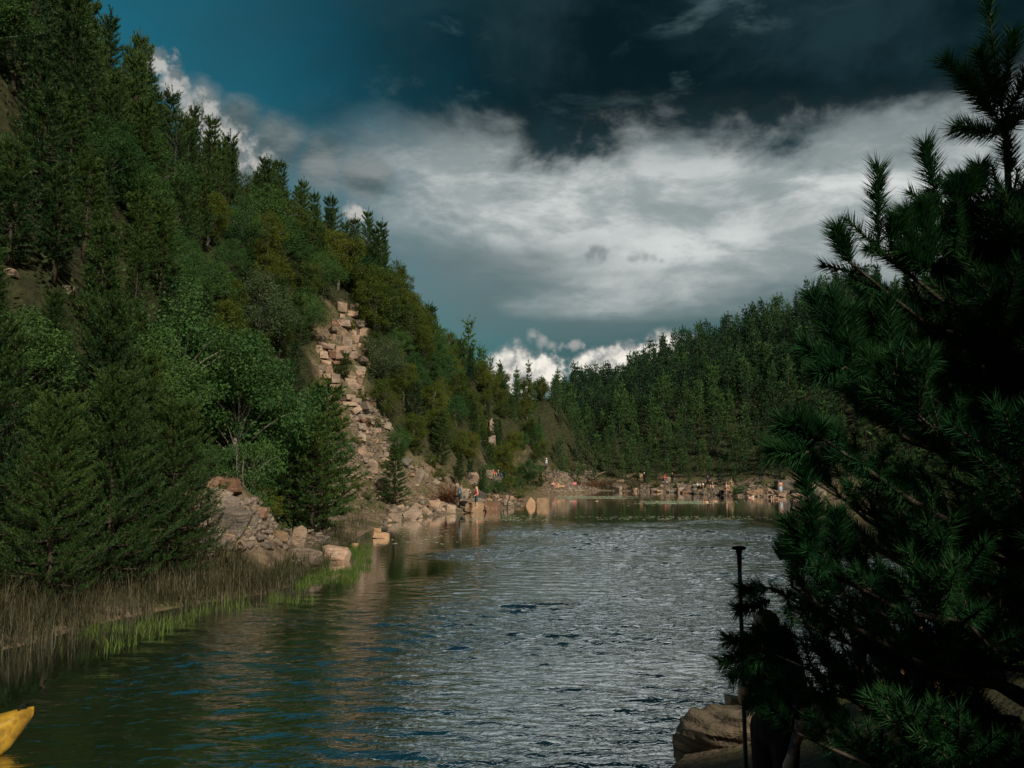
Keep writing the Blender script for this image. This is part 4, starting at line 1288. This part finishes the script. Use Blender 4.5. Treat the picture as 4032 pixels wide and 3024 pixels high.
    bough([(1020, 800, 3.95), (880, 770, 4.0), (790, 730, 4.0)], 0.02, 0.006)
    P_, D_, L_, big = np.array(P_), np.array(D_), np.array(L_), np.array(big)
    v, f, a_ = needle_tris(P_[~big], D_[~big], L_[~big], 190, 0.072, 0.0026, 1.05, 0.62, g)
    v2, f2, a2 = needle_tris(P_[big], D_[big], L_[big], 560, 0.098, 0.0030, 0.95, 0.72, g)
    f = np.vstack((f, f2 + len(v))); v = np.vstack((v, v2)); a_ = np.concatenate((a_, a2))
    root = empty('pine_tree', (x0, y0, z0))
    off = np.array((x0, y0, z0))
    wood.v = [q - off for q in wood.v]
    tr_ = obj('trunk', wood.mesh('near_pine_trunk', M['bark']), root)
    cr_ = obj('crown', raw_mesh('near_pine_crown', v - off, f, M['pine_near'], attr=a_), root)
    tag(root, 'large dark pine with long upright shoots filling the right edge', 'pine tree')
    return tr_.data, cr_.data, len(f)


np_tr, np_cr, np_n = near_pine()
for (x, y, s_, rz, lab) in ((4.3, 4.9, 0.62, 2.0, 'smaller dark pine behind the large right-hand pine'),):
    e_ = empty('pine_tree', (x, y, H1(x, y) - 0.1), rz, s_)
    obj('trunk', np_tr, e_); obj('crown', np_cr, e_)
    tag(e_, lab, 'pine tree')
for i, (x, y, h, lab) in enumerate(((5.6, 8.2, 5.0, 'bank pine nearest behind the paddler on the right shore'), (8.2, 9.6, 6.0, 'tall pine behind the large pine at the right edge'), (11.6, 16, 6.0, 'dark pine on the right shore beyond the large pine'),
                                    (16.5, 24, 7.0, 'dark pine farther along the hidden right shore'), (21, 33, 7.0, 'pine on the right shore at half the lake length'), (26.5, 44, 7.0, 'pine on the right shore below the plantation'))):
    plant(PN[i % 2], 'young_pine', (x, y, H1(x, y)), h, lab, 'pine tree', wide=1.2)
# pines added on the camera's bank, out of frame, to shade the right foreground
for i, (x, y, h) in enumerate(((7.2, -2.0, 9.5), (8.8, -4.4, 11), (9.6, -6.2, 12))):
    plant(PS[i % 3], 'pine_tree', (x, y, H1(x, y)), h, 'unseen tall pine added beside the camera to shade the right foreground', 'pine tree', 'added shade pines of the camera bank', wide=1.25)

# rocks of the near right shore
bm = bmesh.new()
bmesh.ops.create_icosphere(bm, subdivisions=5, radius=1.0)
bv = np.array([v_.co[:] for v_ in bm.verts])
nn = lambda k_, sd_: (vnoise(bv[:, 0] * k_ + 7, bv[:, 1] * k_ + bv[:, 2] * k_ * 1.3, sd_) - 0.5)
rr_ = 1 + 0.42 * nn(1.3, 91) + 0.22 * nn(3.0, 92) + 0.09 * nn(7.0, 93)
bv = np.sign(bv) * np.abs(bv) ** 0.8 * rr_[:, None]
st = bv[:, 2] * 4.0; bv[:, 2] = (np.floor(st) + sstep(0.55, 0.95, st - np.floor(st))) / 4.0 * 0.6 + bv[:, 2] * 0.4
for v_, c2 in zip(bm.verts, bv): v_.co = c2
me = bpy.data.meshes.new('shore_boulder'); bm.to_mesh(me); bm.free()
me.materials.append(rock_mat('brown_rock', (0.075, 0.062, 0.045), (0.150, 0.120, 0.085), (0.11, 0.085, 0.058), 0.2))
cx_, cy_ = wat(733, 752)
tag(obj('boulder', me, None, (cx_, cy_, 0.02), (0.0, 0.10, 0.5), (0.62, 0.75, 0.52)), 'large brown rock in the water at the paddler\'s feet', 'rock')
rock_at('boulder', (727, 700, 745, 722), 'rock_tan', 'small tan stone behind the paddle shaft', var=1)

# ------------------------------------------------------------------ people
def capsule(p, q, r0, r1, n=10):
    p, q = np.array(p, float), np.array(q, float)
    d_ = q - p; l_ = np.linalg.norm(d_) + 1e-6; d_ /= l_
    rows, rad = [], []
    for k in range(4):
        an = math.pi / 2 * k / 4
        rows.append(p - d_ * r0 * math.cos(an)); rad.append(max(r0 * math.sin(an), 1e-3))
    for k in range(5):
        rows.append(p + d_ * l_ * k / 4); rad.append(r0 + (r1 - r0) * k / 4)
    for k in range(1, 4):
        an = math.pi / 2 * k / 4
        rows.append(q + d_ * r1 * math.sin(an)); rad.append(max(r1 * math.cos(an), 1e-3))
    rows.append(q + d_ * r1); rad.append(1e-3)
    return tube(np.array(rows), np.array(rad), n)


def ellip(c_, r_, n=12):
    ks = np.linspace(0, math.pi, 9)
    v, f = tube(np.c_[0 * ks, 0 * ks, -np.cos(ks)], np.maximum(np.sin(ks), 1e-3), n)
    return v * np.array(r_) + np.array(c_), f


def blob_obj(name, prims, mat, parent, voxel):
    A2 = Acc()
    for v, f in prims: A2.add(v, f)
    o = obj(name, A2.mesh(name, mat, True), parent)
    m_ = o.modifiers.new('surface', 'REMESH'); m_.mode = 'VOXEL'; m_.voxel_size = voxel; m_.use_smooth_shade = True
    s2 = o.modifiers.new('soft', 'SMOOTH'); s2.factor = 0.5; s2.iterations = 2
    return o


BASE = dict(pelvis=(0, 0, .95), chest=(0, 0, 1.28), neck=(0, .005, 1.45), head=(0, -.015, 1.62),
            l_sh=(.18, 0, 1.41), r_sh=(-.18, 0, 1.41), l_el=(.25, .03, 1.12), r_el=(-.25, .03, 1.12), l_wr=(.27, -.04, .87), r_wr=(-.27, -.04, .87),
            l_hip=(.09, 0, .92), r_hip=(-.09, 0, .92), l_kn=(.10, -.02, .50), r_kn=(-.10, -.02, .50), l_an=(.10, .02, .08), r_an=(-.10, .02, .08))
POSE = {
    'stand': {},
    'relaxed': dict(l_el=(.30, .05, 1.14), l_wr=(.20, -.16, 1.02), r_kn=(-.12, -.08, .51), r_an=(-.14, -.02, .08)),
    'phone': dict(l_el=(.22, -.06, 1.14), l_wr=(.06, -.28, 1.24), r_el=(-.22, -.06, 1.14), r_wr=(-.04, -.28, 1.22), head=(0, -.06, 1.61)),
    'hips': dict(l_el=(.40, .08, 1.18), l_wr=(.19, -.02, 1.03), r_el=(-.40, .08, 1.18), r_wr=(-.19, -.02, 1.03)),
    'step': dict(l_kn=(.11, -.24, .72), l_an=(.11, -.18, .34), l_el=(.22, -.05, 1.12), l_wr=(.12, -.26, .98)),
    'raise': dict(l_el=(.34, -.05, 1.38), l_wr=(.12, -.10, 1.58), r_el=(-.34, -.05, 1.38), r_wr=(-.12, -.10, 1.58)),
    'sit': dict(pelvis=(0, .05, .14), chest=(0, .12, .46), neck=(0, .09, .63), head=(0, .05, .80), l_sh=(.18, .10, .59), r_sh=(-.18, .10, .59),
                l_el=(.27, -.02, .36), r_el=(-.27, -.02, .36), l_wr=(.16, -.26, .40), r_wr=(-.16, -.26, .40), l_hip=(.10, .02, .13), r_hip=(-.10, .02, .13),
                l_kn=(.14, -.36, .46), r_kn=(-.14, -.36, .46), l_an=(.13, -.52, .07), r_an=(-.13, -.52, .07)),
    'lounge': dict(pelvis=(0, .05, .14), chest=(0, .24, .42), neck=(0, .28, .58), head=(0, .24, .75), l_sh=(.18, .26, .54), r_sh=(-.18, .26, .54),
                   l_el=(.30, .34, .28), r_el=(-.30, .34, .28), l_wr=(.30, .30, .05), r_wr=(-.30, .30, .05), l_hip=(.10, 0, .13), r_hip=(-.10, 0, .13),
                   l_kn=(.12, -.42, .22), r_kn=(-.12, -.38, .34), l_an=(.13, -.82, .07), r_an=(-.13, -.66, .07)),
    'bend': dict(chest=(0, -.30, 1.02), neck=(0, -.45, .98), head=(0, -.58, .90), l_sh=(.18, -.40, 1.00), r_sh=(-.18, -.40, 1.00),
                 l_el=(.20, -.46, .70), r_el=(-.20, -.46, .70), l_wr=(.16, -.48, .42), r_wr=(-.16, -.48, .42)),
    'swim': dict(pelvis=(0, .50, .02), chest=(0, .18, .06), neck=(0, .02, .10), head=(0, -.09, .18), l_sh=(.18, .10, .06), r_sh=(-.18, .10, .06),
                 l_el=(.42, -.10, .00), r_el=(-.42, -.10, .00), l_wr=(.40, -.36, .02), r_wr=(-.40, -.36, .02), l_hip=(.09, .55, .0), r_hip=(-.09, .55, .0),
                 l_kn=(.14, .95, -.06), r_kn=(-.14, .95, -.04), l_an=(.16, 1.35, -.05), r_an=(-.16, 1.35, -.08)),
}
SKIN = {'pale': plain('pale_skin', (0.52, 0.30, 0.21), 0.55, 0.35, 0.08, 9), 'tan': plain('tanned_skin', (0.44, 0.23, 0.14), 0.55, 0.35, 0.08, 9)}
CLOTH = {}


def cloth(name, c_):
    if name not in CLOTH:
        CLOTH[name] = plain('cloth_' + name, c_, 0.85, 0.15, 0.2, 14)
    return CLOTH[name]


def person(label, pos, rz, pose='stand', skin='pale', top=None, bottom=None, hair=(0.05, 0.03, 0.02), long_hair=False, shoes=None, h=1.75, sleeves=0.5, legs=0.75,
           near=False, group=None, over=None, cap=None):
    J = dict(BASE); J.update(POSE[pose]); J.update(over or {})
    J = {k: np.array(v, float) for k, v in J.items()}
    s_ = h / 1.74
    root = empty('person', pos, rz, s_)
    tag(root, label, 'person', group)
    vx = 0.010 if near else 0.022
    sp_ = unit(J['chest'] - J['pelvis'])
    waist = (J['pelvis'] + J['chest']) / 2
    tors = lambda g_: [ellip(J['pelvis'], (.155 + g_, .115 + g_, .13 + g_)), capsule(J['pelvis'], waist, .118 + g_, .118 + g_), capsule(waist, J['chest'], .118 + g_, .135 + g_),
                       ellip(J['chest'], (.165 + g_, .125 + g_, .15 + g_)), capsule(J['l_sh'] * .85 + J['chest'] * .15, J['r_sh'] * .85 + J['chest'] * .15, .062 + g_, .062 + g_)]
    pr = tors(0) + [capsule(J['neck'] - sp_ * .06, J['neck'] + (J['head'] - J['neck']) * .5, .062, .054),
                    ellip(J['head'] + (0, 0, .01), (.076, .094, .110)), ellip(J['head'] + (0, -.03, -.065), (.052, .058, .05)),
                    capsule(J['head'] + (0, -.085, .012), J['head'] + (0, -.108, -.022), .011, .017),
                    ellip(J['head'] + (.079, .008, -.01), (.014, .022, .032)), ellip(J['head'] + (-.079, .008, -.01), (.014, .022, .032))]
    for q in ('l_', 'r_'):
        sgn = 1 if q == 'l_' else -1
        pr += [capsule(J[q + 'sh'], J[q + 'el'], .055, .042), capsule(J[q + 'el'], J[q + 'wr'], .042, .028),
               capsule(J[q + 'hip'], J[q + 'kn'], .090, .058), capsule(J[q + 'kn'], J[q + 'kn'] * .62 + J[q + 'an'] * .38, .056, .056), capsule(J[q + 'kn'] * .62 + J[q + 'an'] * .38, J[q + 'an'], .056, .036)]
        fd = np.array((0.02 * sgn, -1, 0)) if pose != 'swim' else np.array((0, 1, 0))
        pr += [capsule(J[q + 'an'] + (0, .03, -.035), J[q + 'an'] + fd * .15 + (0, 0, -.045), .036, .030)]
        hd = unit(J[q + 'wr'] - J[q + 'el'])
        if not (near and q == 'r_'):
            pr.append(capsule(J[q + 'wr'], J[q + 'wr'] + hd * .075, .030, .036))
            sd_ = unit(np.cross(hd, (sgn, 0.2, 0.1)))
            for i, l_ in enumerate((.07, .085, .08, .06)):
                b_ = J[q + 'wr'] + hd * .085 + sd_ * (i - 1.5) * .021
                m_ = b_ + hd * l_ * .55 + (0, 0, 0)
                pr += [capsule(b_, m_, .0105, .010, 6), capsule(m_, m_ + unit(hd + np.array((-sgn * .5, -.2, 0))) * l_ * .5, .010, .008, 6)]
            tb = J[q + 'wr'] + hd * .03 - sd_ * .03
            pr += [capsule(tb, tb + unit(hd - sd_ * .8) * .06, .013, .010, 6)]
    body = blob_obj('body', pr, SKIN[skin], root, vx)
    if top is not None:
        tp = tors(.014)[0 if bottom is None else 1:]
        for q in ('l_', 'r_'):
            if sleeves > 0:
                k = min(sleeves, 1)
                tp.append(capsule(J[q + 'sh'], J[q + 'sh'] * (1 - k) + J[q + 'el'] * k, .068, .060))
                if sleeves > 1:
                    tp.append(capsule(J[q + 'el'], J[q + 'el'] * (2 - sleeves) + J[q + 'wr'] * (sleeves - 1), .056, .044))
        blob_obj('top', tp, top, root, vx)
    if bottom is not None:
        bt = [ellip(J['pelvis'] - sp_ * .01, (.172, .132, .135))]
        for q in ('l_', 'r_'):
            if legs <= 1:
                bt.append(capsule(J[q + 'hip'], J[q + 'hip'] * (1 - legs) + J[q + 'kn'] * legs, .108, .095 - .02 * legs))
            else:
                bt += [capsule(J[q + 'hip'], J[q + 'kn'], .106, .072), capsule(J[q + 'kn'], J[q + 'kn'] * (2 - legs) + J[q + 'an'] * (legs - 1), .072, .058)]
        blob_obj('bottoms', bt, bottom, root, vx)
    hm = cloth('hair%.2f%.2f' % (hair[0], hair[1]), hair) if cap is None else cap
    hp = [ellip(J['head'] + (0, .016, .034), (.087, .097, .095)), ellip(J['head'] + (0, .038, -.02), (.078, .078, .09))]
    if long_hair: hp.append(capsule(J['head'] + (0, .055, 0), J['neck'] + (0, .085, -.08), .07, .05))
    blob_obj('hair' if cap is None else 'cap', hp, hm, root, vx)
    if shoes is not None:
        for q in ('l_', 'r_'):
            blob_obj('shoe', [capsule(J[q + 'an'] + (0, .035, -.035), J[q + 'an'] + (0, -.155, -.043), .044, .036)], shoes, root, vx)
    if near:
        for sgn in (-1, 1):
            v, f = ellip(J['head'] + (sgn * .032, -.086, .008), (.013, .011, .010)); obj('eye', raw_mesh('eye', v, f, cloth('eye', (0.03, 0.025, 0.02)), smooth=True), body)
            v, f = capsule(J['head'] + (sgn * .018, -.094, .030), J['head'] + (sgn * .050, -.082, .030), .005, .004, 6); obj('eyebrow', raw_mesh('eyebrow', v, f, hm, smooth=True), body)
        v, f = capsule(J['head'] + (-.022, -.090, -.062), J['head'] + (.022, -.090, -.062), .006, .006, 6); obj('mouth', raw_mesh('mouth', v, f, cloth('lips', (0.36, 0.13, 0.10)), smooth=True), body)
    return root, J


def feet(px, py, Y=None):
    if Y is None:
        p = hit(px, py); return (p[0], p[1], p[2] - 0.01)
    return tuple(at(px, py, Y))


black = cloth('black', (0.012, 0.012, 0.014)); navy = cloth('navy', (0.02, 0.03, 0.055)); white = cloth('white', (0.72, 0.72, 0.70)); red = cloth('red', (0.55, 0.045, 0.04))
blue_grey = cloth('blue_grey', (0.17, 0.25, 0.32)); khaki = cloth('khaki', (0.20, 0.17, 0.10)); jeans = cloth('jeans', (0.07, 0.11, 0.19)); light_blue = cloth('light_blue', (0.32, 0.48, 0.62)); teal = cloth('teal', (0.03, 0.07, 0.08))
R90 = math.pi / 2
Y1 = hit(460, 510)[1]
person('man in grey-blue T-shirt and dark shorts standing on the left shore rocks', feet(460, 505.5, Y1 + 1.0), R90 + 0.4, 'phone', 'tan', blue_grey, teal, shoes=white, sleeves=0.6, legs=0.85)
person('blonde bather in red top and dark patterned shorts on the broad tan rock', feet(476.5, 508.0, Y1 - 1.6), -R90 + 0.3, 'relaxed', 'pale', red, teal, hair=(0.42, 0.27, 0.12), long_hair=True, h=1.68, sleeves=0, legs=0.95)
person('person in a red shirt seated high on the rocks', feet(493.5, 477.5), 0.5, 'sit', 'pale', red, khaki, sleeves=0.5, legs=0.5)
person('person in dark clothes seated beside the red shirt', feet(498.5, 478), 0.6, 'sit', 'pale', navy, jeans, sleeves=1.6, legs=1.8, hair=(0.10, 0.07, 0.05))
person('pink-skinned sunbather in dark trunks sitting on the sandy mound', feet(553.5, 487.5), 0.4, 'sit', 'pale', None, black, legs=0.4)
person('second sunbather with white towel on the sandy mound', feet(557.5, 488), -0.3, 'lounge', 'tan', None, white, legs=0.3)
person('person in white and blue half hidden behind the sandy mound', feet(546.5, 470.5), 1.2, 'stand', 'pale', light_blue, navy, legs=1.7, cap=white)
person('walker in black with a white cap on the far rocks', feet(644.5, 484), -0.8, 'stand', 'pale', black, black, sleeves=1.8, legs=1.8, cap=white)
person('person in a red top and jeans on the far rocks', feet(664.8, 486), 0.9, 'phone', 'tan', red, jeans, sleeves=0.6, legs=1.8)
person('person in dark clothes beside the red top on the far rocks', feet(672.5, 484.5), -0.7, 'stand', 'pale', black, navy, sleeves=1.8, legs=1.8)
person('person in pale blue seated left of the far group', feet(698, 488.3), 0.8, 'sit', 'pale', light_blue, black, sleeves=0.6, legs=0.9)
person('person in white seated in the middle of the far group', feet(702.5, 488.3), 0.2, 'sit', 'pale', white, navy, sleeves=0.5, legs=0.9)
person('person in dark top standing in the far group', feet(708.0, 488), -0.4, 'relaxed', 'tan', navy, black, sleeves=0.6, legs=0.8, h=1.7)
person('person with white towel seated at the right of the far group', feet(712.5, 488.5), -0.6, 'sit', 'pale', teal, white, sleeves=0.4, legs=0.6)
person('person in a khaki top standing behind the woman in a dark bikini', feet(731.5, 492.5), 0.4, 'hips', 'tan', khaki, khaki, sleeves=0.8, legs=0.8)
person('woman in a dark bikini with one leg up on a stone', feet(726.5, 495.2), 1.3, 'step', 'pale', None, black, legs=0.12, long_hair=True, h=1.66)
person('man in light blue shorts standing at the edge of the far water', feet(781, 495.3), math.pi + 0.3, 'stand', 'tan', None, light_blue, legs=0.95, h=1.8)
person('shirtless man in blue trousers high on the far right bank', feet(803, 489.5), math.pi - 0.4, 'raise', 'tan', None, jeans, legs=1.7, h=1.8)
X_, Y_ = wat(769.5, 499.0)
person('bather bending down into the water left of the man in light blue shorts', (X_, Y_, -0.55), 0.6, 'bend', 'pale', black, black, sleeves=0, legs=0.3, h=1.55)
X_, Y_ = wat(778.5, 499.5)
person('bather with dark hair bending in front of the man in light blue shorts', (X_, Y_, -0.6), -0.7, 'bend', 'pale', black, black, sleeves=0, legs=0.3, h=1.5)
X_, Y_ = wat(704.5, 502.5)
person('swimmer with raised head beside the lily pads', (X_, Y_, -0.05), -1.2, 'swim', 'pale', None, navy, legs=0.3)
X_, Y_ = wat(714.5, 501.5)
person('second swimmer with only the head above water', (X_, Y_, -0.09), -1.0, 'swim', 'pale', None, navy, legs=0.3)
X_, Y_ = wat(752.5, 497.8)
person('swimmer in a white cap close to the far stones', (X_, Y_, -0.06), 1.4, 'swim', 'pale', None, navy, legs=0.3, cap=white)


def bundle(name, pos, s_, mat, label, cat):
    tag(obj(name, hull_mesh(name, slab_pts(gr, 9) * np.array(s_), mat, 0.02), None, (pos[0], pos[1], pos[2] + s_[2] * 0.4)), label, cat)


bundle('bag', feet(464.5, 506, Y1 + 0.6), (0.9, 0.5, 0.45), black, 'black bag on the rocks beside the man in grey-blue', 'bag')
bundle('towel', feet(573.5, 485), (0.9, 0.5, 0.4), cloth('pink', (0.6, 0.16, 0.22)), 'pink towel on the brush right of the sunbathers', 'towel')
bundle('bag', feet(721.5, 495), (0.6, 0.5, 0.7), black, 'black bag beside the woman in the dark bikini', 'bag')
bundle('bag', feet(795, 495), (1.1, 0.7, 0.7), black, 'black bags right of the man in light blue shorts', 'bag')

# half hidden people behind the large pine
pz = lambda x, y: H1(x, y)
person('person in black and white clothes half hidden by the large pine', (4.25, 9.4, pz(4.25, 9.4)), 2.2, 'relaxed', 'tan', white, black, sleeves=0.8, legs=0.8, h=1.78)
person('person in a pale blue-white shirt stooping behind the large pine', (4.35, 8.0, pz(4.35, 8.0) - 0.1), -0.9, 'bend', 'tan', light_blue, navy, sleeves=0.7, legs=0.8, h=1.7)

# the paddler
ppos = (1.84, 5.55, 0.90)
hand_l = (0.02, -.30, 1.225)
root, J = person('paddler in black with red-brown hair holding a paddle upright', ppos, R(-62), 'stand', 'pale', black, black, hair=(0.11, 0.032, 0.022), sleeves=0.75, legs=1.8, h=1.76, near=True,
                 over=dict(r_el=(-.20, -.08, 1.08), r_wr=(-.055, -.245, 1.19), l_el=(.25, .02, 1.10), l_wr=(.26, -.13, .86), head=(-0.01, -.05, 1.61)))
# right hand closed on the shaft
hc = np.array(hand_l)
hp = [ellip(hc + (-.045, .035, -.005), (.030, .034, .045)), capsule((-.055, -.245, 1.19), hc + (-.04, .04, -.005), .029, .030)]
for i in range(4):
    zz = .036 - i * .0235
    rr = .0105 - .0008 * (i == 3)
    ring = [hc + np.array((math.cos(a_) * .027, math.sin(a_) * .027, zz - .003 * k)) for k, a_ in enumerate((2.5, 3.6, 4.7, 5.8, 6.7)[: 5 if i < 3 else 4])]
    hp += [capsule(ring[k], ring[k + 1], rr, rr * .95, 7) for k in range(len(ring) - 1)]
    hp.append(capsule(hc + (-.04, .02, zz), ring[0], rr * 1.1, rr, 7))
hp += [capsule(hc + (-.035, .045, .03), hc + (-.002, .034, .052), .013, .012, 7), capsule(hc + (-.002, .034, .052), hc + (.026, .018, .058), .012, .010, 7)]
blob_obj('hand', hp, SKIN['pale'], root, 0.006)
ink, t, out = new_mat('tattooed_skin')
co = t.node('ShaderNodeTexCoord').outputs['Object']
vo = t.noise(co, 16, 3, 0.6, 1.2)
bsdf(t, out, t.mix(t.ss(vo, 0.44, 0.56), (0.05, 0.05, 0.055), (0.40, 0.20, 0.12)), 0.55, 0.3)
blob_obj('tattooed_forearm', [capsule(J['l_el'], J['l_wr'], .0445, .0305)], ink, root, 0.008)

# the paddle
hw = np.array(root.location) + np.array(Matrix.Rotation(R(-62), 3, 'Z') @ Vector(hc * (1.76 / 1.74)))
ptop = at(739, 549, hw[1] + 0.02)
pd = unit(ptop - hw)
pbot = hw - pd * 1.02
pad = empty('paddle', tuple(pbot - pd * 0.26))
org = np.array(pad.location)
carbon = plain('black_carbon', (0.012, 0.013, 0.015), 0.35, 0.5, 0.3, 30)
v, f = tube(np.array((pbot, hw, ptop - pd * .02)) - org, (0.0145, 0.0145, 0.0145), 12); shaft = obj('shaft', raw_mesh('shaft', v, f, carbon, smooth=True), pad)
v, f = tube(np.array((ptop - pd * .10, ptop - pd * .05, ptop - pd * .02, ptop)) - org, (0.0165, 0.0165, 0.022, 0.024), 12); A2 = Acc(); A2.add(v, f)
v, f = capsule(ptop - org + (-.036, 0, .006), ptop - org + (.036, 0, .006), .0135, .0135); A2.add(v, f)
v, f = ellip(ptop - org + (0, 0, .008), (.05, .016, .014)); A2.add(v, f)
obj('grip', A2.mesh('grip', cloth('grip', (0.015, 0.015, 0.017)), True), pad)
bl = np.array([(w_ * sgn, d2, -z_) for z_, w_ in ((0, .02), (.12, .07), (.28, .10), (.40, .085), (.46, .04)) for sgn in (-1, 1) for d2 in (-.004, .004)])
bl = bl * (1, 1, 0.58)
obj('blade', hull_mesh('blade', bl + (pbot - org), carbon, 0.0), pad)
for k in range(6):
    p = ptop - pd * (0.165 + 0.016 * k) - org
    v, f = ellip(p + (0, -.0142, 0), (.0028, .002, .0028), 6); obj('pin_hole', raw_mesh('pin_hole', v, f, white), shaft)
tag(pad, 'black paddle with a T-grip standing upright in the paddler\'s hand', 'paddle')

# ------------------------------------------------------------------ yellow kayak at the lower left
tip = at(34, 706, 10.4)
kd = unit(np.array((-0.80, -0.60, 0)))
ks_ = np.array((-kd[1], kd[0], 0))
L_k = 3.0
ring = []
ts = np.linspace(0, 1, 26)
for t_ in ts:
    wdt = 0.36 * (math.sin(min(1, t_ * 1.0 + 0.001) * math.pi) ** 0.62) + 0.016
    zk = np.interp(t_, (0, .03, .1, .25, .8, .95, 1), (tip[2] - .12, tip[2] - .26, -.02, -.08, -.08, .02, .2))
    zd = np.interp(t_, (0, .04, .15, .35, .7, .9, 1), (tip[2], tip[2] - .005, tip[2] - .06, tip[2] - .14, tip[2] - .16, tip[2] - .10, tip[2] - .02))
    row = []
    for q in range(16):
        an = q / 16 * 2 * math.pi
        cx_, cz2 = math.cos(an), math.sin(an)
        w2 = math.copysign(abs(cx_) ** 0.75, cx_) * wdt
        rail = zk + (zd - zk) * 0.72
        z2 = rail + (zd - rail) * cz2 if cz2 > 0 else rail + (rail - zk) * cz2
        row.append(np.array((tip[0], tip[1], 0)) + kd * (t_ * L_k) + ks_ * w2 + np.array((0, 0, z2)))
    ring.append(row)
kv = np.array(ring).reshape(-1, 3)
kf = [(i * 16 + j, i * 16 + (j + 1) % 16, (i + 1) * 16 + (j + 1) % 16, (i + 1) * 16 + j) for i in range(25) for j in range(16)]
kroot = empty('kayak', (tip[0] + kd[0] * 1.5, tip[1] + kd[1] * 1.5, 0))
ko = np.array(kroot.location)
yel, t, out = new_mat('yellow_plastic')
gp = t.node('ShaderNodeNewGeometry').outputs['Position']
n1 = t.noise(gp, 5, 5, 0.6, 0.5)
bsdf(t, out, t.mix(t.ss(n1, 0.35, 0.65), (0.17, 0.095, 0.010), (0.40, 0.245, 0.022)), 0.38, 0.5)
hull = obj('hull', raw_mesh('kayak_hull', kv - ko, np.array(kf), yel, smooth=True), kroot)
rub = cloth('rubber', (0.01, 0.01, 0.012))
def kp(t_, side, up): return np.array((tip[0], tip[1], 0)) + kd * (t_ * L_k) + ks_ * side + np.array((0, 0, up)) - ko
v, f = tube(np.array((kp(.02, -.05, tip[2] + .005), kp(.03, -.02, tip[2] + .05), kp(.045, .03, tip[2] + .05), kp(.06, .06, tip[2] - .005))), 0.014, 8); obj('grab_handle', raw_mesh('grab_handle', v, f, rub, smooth=True), kroot)
v, f = ellip(kp(.035, 0.012, tip[2] - .01), (.035, .035, .02)); obj('handle_recess', raw_mesh('handle_recess', v, f, rub, smooth=True), hull)
v, f = ellip(kp(.5, 0, tip[2] - .15), (.22, .22, .02)); obj('hatch', raw_mesh('hatch', v, f, rub, smooth=True), kroot)
for t_, sd2 in ((.10, .145), (.30, .22), (.10, -.145)):
    zk = tip[2] - .19
    v, f = ellip(kp(t_, sd2, zk), (.03, .03, .03)); obj('side_plug', raw_mesh('side_plug', v, f, rub, smooth=True), hull)
tag(kroot, 'yellow plastic kayak poking into the lower left corner', 'kayak')
